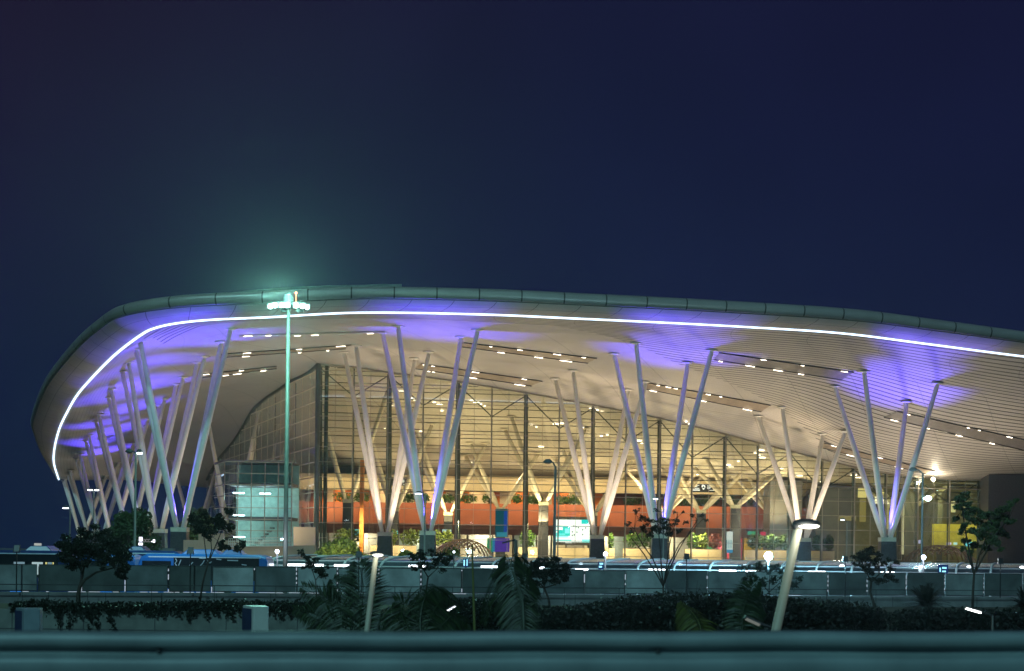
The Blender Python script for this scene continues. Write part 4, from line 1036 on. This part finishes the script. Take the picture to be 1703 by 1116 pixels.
# ================================================================== trees on the planting strip
def px_tree(name, Y, trunk, forks, clusters, lm, size, dens, label, cat='tree', r0=.10, zfoot=2.1, spread=1.0):
    """trunk: px polyline up to the fork; clusters: (px,py,r px); every cluster gets its own limb"""
    size *= .72; dens *= 2.0
    tp = [P(a, c, Y) for a, c in trunk]; tp[0].z = min(tp[0].z, zfoot)-.02
    e_ = empty(name, tuple(tp[0]), label, cat)
    B = MB(); B.tube(tp, list(np.linspace(r0, r0*.7, len(tp))), 8); B.build('trunk', BK, e_, smooth=True)
    bb = MB(); L_ = MB(); fk = tp[-1]; nodes = [(fk, r0*.65)]
    for f in forks:
        fp = [P(a, c, Y+random.uniform(-.4,.4)) for a, c in f]; fp[0] = min(tp, key=lambda t: (t-fp[0]).length)
        bb.tube(fp, list(np.linspace(r0*.6, r0*.32, len(fp))), 6)
        for q in fp[1:]: nodes.append((q, r0*.32))
    for (a, c, r) in clusters:
        R = r*Y/F; p = P(a, c, Y+random.uniform(-.8,.8))
        q, rr = min(nodes, key=lambda t: (t[0]-p).length)
        mid = q.lerp(p, .5)+Vector((random.uniform(-.1,.1),random.uniform(-.1,.1),random.uniform(0,.15)))
        bb.tube([q, mid, p], [rr*.8, rr*.5, .012], 5)
        for k in range(6):
            d = Vector((random.gauss(0,1),random.gauss(0,1),random.gauss(.1,.8))).normalized()*R*random.uniform(.6,1.5)*spread
            bb.tube([mid.lerp(p,.6), p+d*.9], [.014,.005], 4, cap=False)
            L_.leaves(p+d*.8, (R*.62,R*.6,R*.34), max(2, int(dens*R*R*12)), size)
        L_.leaves(p, (R*1.1,R,R*.7), max(3, int(dens*R*R*16)), size)
    bb.build('branches', BK, e_); L_.build('crown', lm, e_)
    return e_
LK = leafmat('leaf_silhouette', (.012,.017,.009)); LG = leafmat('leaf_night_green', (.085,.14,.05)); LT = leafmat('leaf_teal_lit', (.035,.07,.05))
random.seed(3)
cl = [(118,905,17),(140,897,15),(163,893,17),(183,900,15),(203,912,16),(212,925,12),(110,922,15),(130,925,16),(152,918,18),(175,918,16),(196,932,12),(118,940,12),(205,945,10),(108,910,10),(168,936,10),(140,940,8),(190,915,12),(200,956,9)]
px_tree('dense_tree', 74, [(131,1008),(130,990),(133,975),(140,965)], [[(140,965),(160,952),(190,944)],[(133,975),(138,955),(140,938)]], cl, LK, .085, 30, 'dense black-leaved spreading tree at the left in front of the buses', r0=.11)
px_tree('slim_tree', 74, [(330,1004),(337,970),(345,940)], [[(345,940),(352,915),(350,890)],[(352,915),(370,880)],[(352,915),(338,885)]],
  [(322,864,9),(338,856,8),(350,866,8),(366,862,8),(380,852,6),(336,880,10),(352,884,9),(372,874,9),(383,878,6),(345,892,7),(366,906,7),(376,912,6),(398,910,8),(404,904,5),(362,866,7),(330,873,7)], LK, .10, 26, 'slim young tree with sparse ragged leaf tufts in front of the front left pedestal', r0=.055)
px_tree('small_tree', 72, [(528,1003),(526,985),(525,965)], [[(525,965),(518,945),(508,925)],[(525,965),(536,950)]],
  [(501,920,5),(512,928,7),(519,936,8),(526,930,6),(535,950,9),(545,944,4),(538,958,7),(506,944,4),(512,940,6),(528,948,7),(503,916,4)], LK, .075, 26, 'small thin tree with pointed tufts left of the slender lamp pole', r0=.035)
px_tree('small_tree', 71, [(712,1006),(708,985),(712,960)], [[(712,960),(700,940)],[(712,960),(728,945)]],
  [(690,928,9),(704,922,9),(718,918,7),(735,923,8),(722,934,9),(700,938,8),(740,935,7),(690,945,6),(735,950,6),(712,944,7),(748,928,6)], LK, .085, 24, 'dark tree with drooping twigs in front of the second front pedestal', r0=.05)
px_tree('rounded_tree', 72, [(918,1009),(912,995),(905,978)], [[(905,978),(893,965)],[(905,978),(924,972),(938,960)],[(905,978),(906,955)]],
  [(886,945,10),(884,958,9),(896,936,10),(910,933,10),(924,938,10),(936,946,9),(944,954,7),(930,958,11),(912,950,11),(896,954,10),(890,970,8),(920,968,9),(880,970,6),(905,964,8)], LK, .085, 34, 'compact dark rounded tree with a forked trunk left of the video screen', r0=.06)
# bare fan-shaped tree
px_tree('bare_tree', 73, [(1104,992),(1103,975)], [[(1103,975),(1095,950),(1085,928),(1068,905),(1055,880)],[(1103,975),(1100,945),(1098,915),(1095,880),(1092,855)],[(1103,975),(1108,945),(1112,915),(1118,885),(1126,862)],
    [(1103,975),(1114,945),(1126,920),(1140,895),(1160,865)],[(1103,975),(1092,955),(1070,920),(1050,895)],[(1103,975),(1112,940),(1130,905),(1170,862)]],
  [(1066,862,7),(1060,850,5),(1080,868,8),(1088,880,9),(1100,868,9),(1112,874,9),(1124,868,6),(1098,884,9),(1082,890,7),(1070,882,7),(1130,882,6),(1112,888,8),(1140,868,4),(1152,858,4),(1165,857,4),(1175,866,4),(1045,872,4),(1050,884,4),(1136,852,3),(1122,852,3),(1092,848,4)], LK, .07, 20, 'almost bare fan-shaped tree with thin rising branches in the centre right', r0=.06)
bt = MB(); q0 = P(1135,990,72.5)
for k in range(34):
    a_ = random.uniform(-.2, 1.5); ln = random.uniform(.5, 2.1); p = Vector((q0.x+random.uniform(-.3,.5), 72.5, 2.4)); pl_ = [p.copy()]
    for j in range(4):
        p = p + Vector((math.cos(a_)*ln/4, random.uniform(-.1,.1), math.sin(a_)*ln/4*.8)); a_ += random.uniform(-.35,.35); pl_.append(p.copy())
    bt.tube(pl_, [.016,.013,.01,.007,.005], 4, cap=False)
e_ = empty('bare_shrub', (q0.x, 72.5, 2.1), 'leafless twiggy shrub just right of the bare fan-shaped tree', 'shrub'); bt.build('twigs', BK, e_)
px_tree('leafy_sapling', 73, [(1280,1006),(1279,985)], [[(1279,985),(1262,965)],[(1279,985),(1280,955)],[(1279,985),(1302,965)]],
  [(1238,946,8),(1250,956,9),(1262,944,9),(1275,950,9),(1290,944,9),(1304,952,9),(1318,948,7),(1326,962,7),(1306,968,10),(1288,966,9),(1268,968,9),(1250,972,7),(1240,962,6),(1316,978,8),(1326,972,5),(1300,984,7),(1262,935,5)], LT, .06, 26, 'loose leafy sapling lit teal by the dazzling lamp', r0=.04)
px_tree('forked_tree', 73, [(1461,1018),(1452,1000),(1447,985),(1449,968)], [[(1449,968),(1440,950)],[(1449,968),(1462,955),(1480,948)]],
  [(1424,926,9),(1436,920,9),(1448,916,8),(1460,922,8),(1428,938,8),(1442,932,9),(1456,936,8),(1470,936,5),(1478,930,5),(1490,936,5),(1484,946,6),(1450,952,7),(1440,946,7),(1476,962,8),(1488,966,5),(1462,968,7),(1452,965,6)], LK, .08, 28, 'dark crooked tree in front of the fourth front pedestal', r0=.07)
px_tree('green_tree', 76, [(1617,1012),(1618,985),(1620,955)], [[(1620,955),(1610,925),(1603,900)],[(1620,955),(1628,925),(1640,895),(1650,870)],[(1610,925),(1605,880),(1600,845)],[(1628,925),(1655,890),(1678,862)]],
  [(1597,830,9),(1608,824,5),(1594,842,7),(1610,840,8),(1620,848,8),(1632,856,7),(1605,856,7),(1616,864,8),(1630,872,9),(1644,858,8),(1656,852,8),(1668,846,8),(1680,838,6),(1690,833,5),(1666,860,9),(1678,868,8),(1652,872,10),(1640,882,9),(1660,884,10),(1672,888,7),(1648,898,9),(1632,892,8),(1618,884,7),(1604,874,6),(1598,886,6),(1606,900,7),(1590,862,5),(1622,906,7),(1640,912,8),(1656,904,7),(1664,914,5),(1614,918,5),(1602,912,5)], LG, .10, 34, 'tall loose green tree at the right in front of the yellow room', r0=.075)
# cycads / rosettes
def rosette(px, Y, w, h, label, zf=2.1):
    c = P(px, 1000, Y); c.z = zf; e_ = empty('cycad', tuple(c), label, 'cycad', 'cycads on the planting strip')
    Wm, Hm = w*Y/F/2, h*Y/F
    B = MB(); B.tube([c, c+Vector((0,0,Hm*.35))], .12, 8); B.build('trunk', BK, e_)
    F_ = MB()
    for k in range(80):
        a_ = k*2.399+random.uniform(-.2,.2); el = random.uniform(.0,1.3); L_ = Wm*(.85+.3*random.random()); d = Vector((math.cos(a_)*math.cos(el), math.sin(a_)*math.cos(el)*.8, math.sin(el)*Hm/Wm*.75))
        base = c+Vector((0,0,Hm*.3)); pl_ = [base + d*L_*t + Vector((0,0,-.45*L_*t*t*(1.2-el*.6))) for t in (0,.25,.5,.75,1)]
        for i in range(4):
            for s in (-1, 1):
                for t in (.0,.33,.66):
                    p = pl_[i].lerp(pl_[i+1], t); t_ = (pl_[i+1]-pl_[i]).normalized(); sd = t_.cross(Vector((0,0,1))).normalized()*s
                    q_ = p + sd*.24*(1-.18*i) + t_*.12 + Vector((0,0,-.02)); F_.tri(p-t_*.03, p+t_*.03, q_)
        F_.tube(pl_, .007, 3, cap=False)
    F_.build('fronds', LK, e_)
rosette(1540, 70, 92, 66, 'dark cycad rosette standing alone right of the hedge end', 2.35)
rosette(1706, 70, 60, 60, 'dark cycad at the extreme right edge', 2.35)
rosette(1320, 70, 36, 14, 'small low rosette on the hedge top beside the tilted pole', 2.6)
rosette(1455, 68, 30, 12, 'small rosette near the right end of the hedge', 2.6)

# ================================================================== blurred foreground palms
PGd = leafmat('palm_dark', (.022,.045,.012), var=.5, trans=.15); PGy = leafmat('palm_yellow', (.10,.12,.02), var=.4)
def frond(pxl, Y, ll, m, e_, n=62, droop=.5, side=(1,1)):
    pp = [P(a, c, Y+.25*i) for i, (a, c) in enumerate(pxl)]; path = catmull(pp, 6); B = MB(); rb2 = .018
    B.tube(path, list(np.linspace(rb2, .005, len(path))), 5)
    tot = len(path)-1
    for k in range(n):
        t = .08 + .9*k/n; i = min(tot-1, int(t*tot)); p = path[i].lerp(path[i+1], t*tot-i); tg = (path[i+1]-path[i]).normalized()
        L_ = ll*Y/F*(math.sin(math.pi*min(1,t*.85+.12))**.7)
        for s in (-1, 1):
            if not side[0 if s < 0 else 1]: continue
            sd = tg.cross(Vector((0,1,0))).normalized()*s; 
            tip = p + (sd*.72 + tg*.55 + Vector((0,random.uniform(-.35,.35),-droop))).normalized()*L_*random.uniform(.85,1.1)
            w_ = tg*.021*Y/38; mid = p.lerp(tip,.5)+Vector((0,0,.04)); B.quad(p-w_, mid-w_*1.1, tip, mid+w_*1.1)
    return B.build('frond', m, e_)
def palm(px, Y, label, fronds, ll, m, trunk_top=1075):
    c = P(px, trunk_top, Y); e_ = empty('palm', (c.x, Y, 0), label, 'palm tree')
    B = MB(); B.tube([(c.x,Y,0),(c.x+.05,Y,c.z*.5),(c.x,Y,c.z)], [.16,.12,.09], 8); B.build('trunk', BK, e_)
    for f in fronds: 
        fr = [(px, trunk_top)] + f[0]; frond(fr, Y, f[1] if len(f) > 1 else ll, f[2] if len(f) > 2 else m, e_, droop=f[3] if len(f) > 3 else .5)
    return e_
palm(595, 38, 'blurred dark palm with feathery fronds left of the slender lamp pole', [([(600,1020),(604,975),(596,935)],52,PGd,.15),([(575,1030),(545,1000),(500,975)],40),([(560,1040),(525,1022),(488,1012)],36),([(570,1045),(540,1040),(510,1052)],36),([(585,1030),(570,990),(552,962)],40),([(590,1040),(560,1010),(530,990)],38)], 44, PGd)
palm(700, 36, 'dark drooping palm arching behind the twin-headed small lamp', [([(668,1020),(690,985),(720,972),(742,1000)],60,PGd,1.0),([(660,1030),(650,1010),(640,1020),(632,1052)],36,PGd,.9),([(700,1020),(712,985),(738,978),(770,1010)],56,PGd,1.1),([(690,1040),(676,1010),(655,1000)],40),([(715,1030),(735,1000),(752,1030)],50,PGd,1.0),([(730,1045),(760,1020),(785,1048)],40,PGd,1.0),([(712,1050),(725,1035),(745,1045)],22,PGy,.6)], 50, PGd)
palm(872, 40, 'tall dark palm with long hanging fronds in the centre', [([(868,1000),(852,950),(840,922),(815,960)],46,PGd,1.2),([(866,1000),(850,940),(862,920),(888,950)],50,PGd,1.2),([(868,990),(842,940),(815,985),(802,1040)],44,PGd,1.1),([(870,1000),(880,960),(896,985)],40,PGd,1.1),([(860,1020),(840,985),(820,1010)],44,PGd,1.1),([(866,1030),(850,1010),(846,1040)],40)], 46, PGd, trunk_top=1060)
palm(1168, 37, 'short palm with a yellow-green frond below the bare tree', [([(1164,1040),(1148,1015),(1130,1000)],44,PGy,.9),([(1160,1050),(1145,1035),(1138,1020)],34,PGy,.9)], 40, PGy, trunk_top=1080)
palm(1235, 39, 'narrow dark palm beside the tilted pole', [([(1236,1020),(1245,985),(1262,965)],36,PGd,.7),([(1232,1035),(1238,1005),(1252,985)],36,PGd,.7),([(1228,1045),(1215,1030),(1205,1040)],26,PGy,.7),([(1240,1040),(1256,1012),(1262,1000)],30)], 36, PGd, trunk_top=1075)
a, c = P(785,905,45), P(790,1070,45); e_ = empty('bamboo_stalk', (c.x,45,0), 'single thin yellow-green stalk rising between the palms', 'stalk')
B = MB(); B.tube([(c.x,45,0),c,a], [.05,.045,.02], 7); B.build('stalk', mat('stalk_green',(.14,.15,.03),.6), e_)

# ================================================================== foreground street furniture
POLEc = mat('pale_pole', (.50,.50,.38), .5, var=.06)
def tilt_lamp(x0,y0,x1,y1,Y,r,label,head,hw,hh,lit,arm=None,foot=0):
    a, c = P(x0,y0,Y), P(x1,y1,Y); d = (c-a); k = (a.z-foot)/max(.01,(a.z-c.z)); g0 = a + d*k
    e_ = empty('street_lamp', tuple(g0), label, 'street lamp')
    B = MB(); B.tube([g0, a], [r*1.15, r*.9], 10); B.build('pole', POLEc, e_, smooth=True)
    h_ = P(head[0], head[1], Y); W2, H2 = hw*Y/F, hh*Y/F
    B = MB()
    for (sx, sz, zz) in ((1,1,0),): B.ball((h_.x, Y, h_.z+H2*.3), W2, W2*.5, H2, n=16, m=8)
    B.tube([a, (a.x*.5+h_.x*.5-W2*.5, Y, h_.z+.0), (h_.x-W2*.6, Y, h_.z)], [r*.9, r*.9, r*.8], 8)
    hd = B.build('lamp_head', DK, e_, smooth=True)
    B = MB(); B.ball((h_.x+W2*.12, Y-.03, h_.z-H2*.25), W2*.78, W2*.42, H2*.55, n=16, m=6); B.build('lens', lit, hd)
    return e_
litw = emi('lamp_lens_warm',(1,.97,.86),4.0)
tilt_lamp(625,926,610,1052,33,.06,'slender pale street lamp with a small white disc head left of centre',(627,922),12,4.5,litw)
tilt_lamp(1327,880,1290,1052,28,.085,'large tilted pale street lamp with an oval glowing head at the right',(1341,873),24,8,litw)
light('POINT','street_lamp_light',tuple(P(1342,881,27.8)),9,(1,.95,.8),shadow_soft_size=.1)
light('POINT','street_lamp_light',tuple(P(628,929,32.8)),2.5,(1,.95,.8),shadow_soft_size=.1)
def small_lamp(x, ytop, Y, arms, label, lit, r=.035):
    t = P(x, ytop, Y); e_ = empty('street_lamp', (t.x,Y,0), label, 'street lamp')
    B = MB(); B.tube([(t.x,Y,0),tuple(t)], r, 8); B.build('pole', PM, e_)
    for (x0,y0,x1,y1) in arms:
        a, c = P(x0,y0,Y), P(x1,y1,Y); d = (c-a).normalized()
        B = MB(); B.tube([t, a], r*.7, 6); B.beam(a-d*.05, c+d*.02, .16, .06); hd = B.build('lamp_head', DK, e_)
        if lit: B = MB(); B.beam(a+Vector((0,-.05,-.035)), c+Vector((0,-.05,-.035)), .14, .05); B.build('lens', lit, hd)
    return e_
small_lamp(740,1022,50,[(744,1014,758,1006)],'small street lamp with a bright slanted head below the dome',M['tube'])
small_lamp(1651,1024,50,[(1630,1017,1606,1010)],'small street lamp with a glowing bar head at the lower right',emi('bar_lens',(1,1,1),7))
small_lamp(868,985,60,[(876,1010,892,1000)],'grey lamp post with a dim side head in front of the central palm',None,r=.09)
small_lamp(858,898,62,[(852,899,836,903)],'dark unlit lamp post rising left of the rounded tree',None,r=.06)
small_lamp(1290,1046,30,[(1262,1036,1240,1026)],'blurred pale lamp head poking up above the guardrail at the right',emi('dim_head',(.55,.6,.55),.25),r=.035)
# utility boxes
WB = mat('cabinet_white', (.62,.66,.60), .5, var=.06); NB = mat('cabinet_navy', (.015,.03,.09), .5, var=.3, scale=4)
for (xl,xm,xr,yt,label,wm) in [(404,422,447,1006,'white and navy roadside cabinet box, brighter of the two',WB),(26,40,67,1010,'dull grey-blue roadside cabinet box at the far left',mat('cabinet_grey',(.20,.27,.30),.5))]:
    Y = 50; a, b2, c = P(xl,yt,Y+1.2), P(xm,yt+3,Y), P(xr,yt+1,Y+.1); e_ = empty('roadside_cabinet', (b2.x,Y,0), label, 'cabinet', 'roadside cabinets')
    d2 = Vector((c.x-a.x,0,0)); zt_ = b2.z
    B = MB(); B.hexa([(b2.x,Y,0),(c.x,Y+.1,0),(c.x-.3,Y+1.4,0),(a.x,Y+1.2,0),(b2.x,Y,zt_),(c.x,Y+.1,zt_),(c.x-.3,Y+1.4,zt_),(a.x,Y+1.2,zt_)]); B.build('cabinet_body', wm, e_, bevel=.02)
    B = MB(); B.quad((a.x-.012,Y+1.16,.3),(b2.x-.012,Y+.04,.3),(b2.x-.012,Y+.04,zt_-.08),(a.x-.012,Y+1.16,zt_-.08)); B.build('navy_panel', NB, e_)

# ================================================================== guardrail on the flyover
GM = mat('galvanised_steel', (.24,.31,.31), .5, metal=.1, var=.18, scale=2.2)
gr = empty('guardrail', (0, 11, 3.55), 'long blurred steel guardrail crossing the bottom of the picture', 'guardrail')
a, c = P(-900,1051,11), P(2600,1051,11)
wprof = [(0,.055),(-.012,.02),(-.035,.0),(-.088,.0),(-.100,.02),(-.108,.078),(-.150,.080),(-.170,.035),(-.188,.004),(-.21,.0),(-.268,.0),(-.300,.02),(-.315,.055)]
B = MB(); nx = 40
for i in range(nx+1):
    p = a.lerp(c, i/nx); dz = .004*math.sin(i*1.3)
    for z_, y_ in wprof: B.v.append((p.x, 11+y_, p.z+z_+dz))
for i in range(nx):
    for j in range(len(wprof)-1): q = i*len(wprof)+j; B.f.append((q, q+len(wprof), q+len(wprof)+1, q+1))
o = B.build('rail_beam', GM, gr, smooth=True); sf = o.modifiers.new('solid','SOLIDIFY'); sf.thickness = .004
for k in range(9):
    X = -13.5+k*3.4+.9; z = a.lerp(c,(X-a.x)/(c.x-a.x)).z; B = MB(); B.box(X-.06,X+.06,11.075,11.19,3.42,z-.02); B.build('post', GM, gr)
    B = MB(); B.ball((X,11.06,z-.13),.022,.02,.022); B.build('bolt', DK, gr)
tag(sheet('flyover_deck', [(-200,-12),(200,-12),(200,11.6),(-200,11.6)], 3.4, M['asphalt']), kind='structure')
b = MB(); b.box(-200,200,11.6,12.2,2.2,3.5); tag(b.build('flyover_kerb', M['concrete']), kind='structure')
HZ = .0003

# ------------------------------------------------------------------ haze volume added to make the lamp halos
hz = MB(); hz.box(-230, 230, -30, 460, -1, 34)
hm = bpy.data.materials.new('halo_haze'); hm.use_nodes = True; ht = hm.node_tree; ht.nodes.clear()
pv = ht.nodes.new('ShaderNodeVolumePrincipled'); pv.inputs['Density'].default_value = HZ; pv.inputs['Color'].default_value = (.85,.9,.92,1); pv.inputs['Anisotropy'].default_value = .8
ho = ht.nodes.new('ShaderNodeOutputMaterial'); ht.links.new(pv.outputs[0], ho.inputs['Volume'])
hz = hz.build('halo_haze', hm); tag(hz, kind='stuff'); hz['label'] = 'thin haze added for the glow around the bright lamps'

# ------------------------------------------------------------------ light
w = bpy.data.worlds.new('World'); SC.world = w; w.use_nodes = True
nt = w.node_tree; bg = nt.nodes['Background']
tc = nt.nodes.new('ShaderNodeTexCoord'); sp = nt.nodes.new('ShaderNodeSeparateXYZ'); nt.links.new(tc.outputs['Generated'], sp.inputs[0])
rp = nt.nodes.new('ShaderNodeValToRGB'); nt.links.new(sp.outputs[2], rp.inputs['Fac'])
e = rp.color_ramp.elements
e[0].position = 0.0; e[0].color = (.0050,.0135,.044,1)
e[1].position = .40; e[1].color = (.0080,.0078,.031,1)
x_ = e.new(.10); x_.color = (.0058,.0110,.041,1)
x_ = e.new(.25); x_.color = (.0066,.0090,.037,1)
mr = nt.nodes.new('ShaderNodeMapRange'); mr.inputs['From Min'].default_value = .05; mr.inputs['From Max'].default_value = -.32
nt.links.new(sp.outputs[0], mr.inputs['Value'])
sm_ = nt.nodes.new('ShaderNodeMapRange'); sm_.inputs['From Min'].default_value = .10; sm_.inputs['From Max'].default_value = .32; nt.links.new(sp.outputs[2], sm_.inputs['Value'])
mu = nt.nodes.new('ShaderNodeMath'); mu.operation = 'MULTIPLY'; nt.links.new(mr.outputs[0], mu.inputs[0]); nt.links.new(sm_.outputs[0], mu.inputs[1])
mxw = nt.nodes.new('ShaderNodeMix'); mxw.data_type = 'RGBA'; mxw.inputs['B'].default_value = (.0120,.0085,.027,1)
nt.links.new(mu.outputs[0], mxw.inputs['Factor']); nt.links.new(rp.outputs[0], mxw.inputs['A']); ns = nt.nodes.new('ShaderNodeTexNoise'); ns.inputs['Scale'].default_value = 5.0; ns.inputs['Detail'].default_value = 4; nt.links.new(tc.outputs['Generated'], ns.inputs['Vector'])
nm_ = nt.nodes.new('ShaderNodeMapRange'); nm_.inputs['From Min'].default_value = .3; nm_.inputs['From Max'].default_value = .7; nm_.inputs['To Min'].default_value = .88; nm_.inputs['To Max'].default_value = 1.14; nt.links.new(ns.outputs['Fac'], nm_.inputs['Value'])
vm = nt.nodes.new('ShaderNodeVectorMath'); vm.operation = 'SCALE'; nt.links.new(mxw.outputs['Result'], vm.inputs[0]); nt.links.new(nm_.outputs[0], vm.inputs['Scale']); nt.links.new(vm.outputs[0], bg.inputs['Color']); bg.inputs['Strength'].default_value = 1.0
sun = light('SUN', 'distant_mast_light', (0,-40,60), .95, (.33,.78,.86)); sun.data.angle = math.radians(3)
sun.rotation_euler = (Vector((.35,1,-.66))).to_track_quat('-Z','Y').to_euler()
# purple uplights in the column forks
for X, Y, z, k in UP:
    m = 1.0 if Y < 160 else (.5 if Y < 170 else .75)
    light('SPOT', 'purple_uplight', (X, Y-.1, z+.35), 30000*m, PURPLE, aim=(X+1.0, Y-1.2, z+14), spot_size=math.radians(58 if Y < 160 else 42), spot_blend=.8, shadow_soft_size=.1)
    light('SPOT', 'purple_uplight', (X+.1, Y-.35, z+.35), 30000*m, PURPLE, aim=(X+.9, Y-11, z+13), spot_size=math.radians(36), spot_blend=.9, shadow_soft_size=.1)
# warm ground floods washing the soffit
WARM = (1.0, .83, .62)
for X, Y, p in [(-19,153,420),(3,155,480),(25,158,560),(48,162,700),(-26,165,560),(-2,168,800),(20,171,950),(42,173,1000),(-37,180,330),(-47,205,330),(-58,232,300),(-66,252,220),(-40,158,160)]:
    light('AREA', 'soffit_flood', (X, Y, FLOORZ+.15), p*1.22, WARM, aim=(X, Y, 40), size=1.2)
for bx, by, _t in SECOND[1:]:
    X = PX(bx, by); light('SPOT', 'column_flood', (X-1.5, by-4, FLOORZ+.2), 4200, (1.0,.78,.55), aim=(X, by, 14.5), spot_size=math.radians(48), spot_blend=.8, shadow_soft_size=.3)
    light('SPOT', 'column_flood', (X+2.5, by-4, FLOORZ+.2), 2600, (1.0,.78,.55), aim=(X, by, 14.5), spot_size=math.radians(48), spot_blend=.8, shadow_soft_size=.3)
# interior
for X, Y, p in [(-12,184,420),(3,188,420),(18,190,420),(31,190,350),(-8,200,420),(8,203,420),(24,204,420),(-24,208,150)]:
    light('AREA', 'hall_uplight', (X, Y, 8.6), p*3.0, (1.0,.78,.42), aim=(X,Y,40), size=2)
for X in range(-24, 36, 8):
    light('AREA', 'gallery_light', (X, 206, 15), 460, (1.0,.76,.48), aim=(X, 213, 9.5), size=1.5)
for X in range(-24, 12, 6):
    light('AREA', 'niche_light', (X+1, 215.6, 12.9), 90, (1.0,.62,.28), aim=(X+1,217.2,11), size=1.0)
for X in range(-28, 36, 8):
    light('AREA', 'shop_light', (X, 213.0, 7.1), 260, (1.0,.90,.70), aim=(X, 215, 5.2), size=1.5)
for X in range(-14, 40, 9):
    light('AREA', 'planter_light', (X-1.5, gfront_Y(X-1.5)+1.6, 8.4), 800, (1.0,.84,.55), aim=(X-1.5,gfront_Y(X-1.5)+4.5,4.6), size=.5)
for X in (43, 50, 56): light('AREA', 'room_light', (X, 187.8, 13.0), 330, (.95,.92,.30), aim=(X,190.5,7), size=1.5)

# ------------------------------------------------------------------ camera
cam = bpy.data.cameras.new('Camera'); co = bpy.data.objects.new('Camera', cam); COL.objects.link(co); SC.camera = co
cam.sensor_width = 36; cam.lens = 36*F/1703; cam.clip_start = .1; cam.clip_end = 5000
cam.shift_x = 0; cam.shift_y = (CY-558)/1703
co.matrix_world = Matrix(((CR, -SR, 0, 0), (0, 0, -1, 0), (SR, CR, 0, CZ), (0, 0, 0, 1)))
cam.dof.use_dof = True; cam.dof.focus_distance = 150; cam.dof.aperture_fstop = 36*F/1703/1000/.030
SC.view_settings.view_transform = 'Standard'; SC.view_settings.look = 'None'
SC.view_settings.exposure = 0; SC.view_settings.gamma = 1
SC.render.engine = 'CYCLES'
SC.cycles.use_denoising = True
SC.cycles.max_bounces = 6; SC.cycles.transparent_max_bounces = 12; SC.cycles.use_light_tree = True
SC.cycles.sample_clamp_indirect = 4.0
SC.render.film_transparent = False
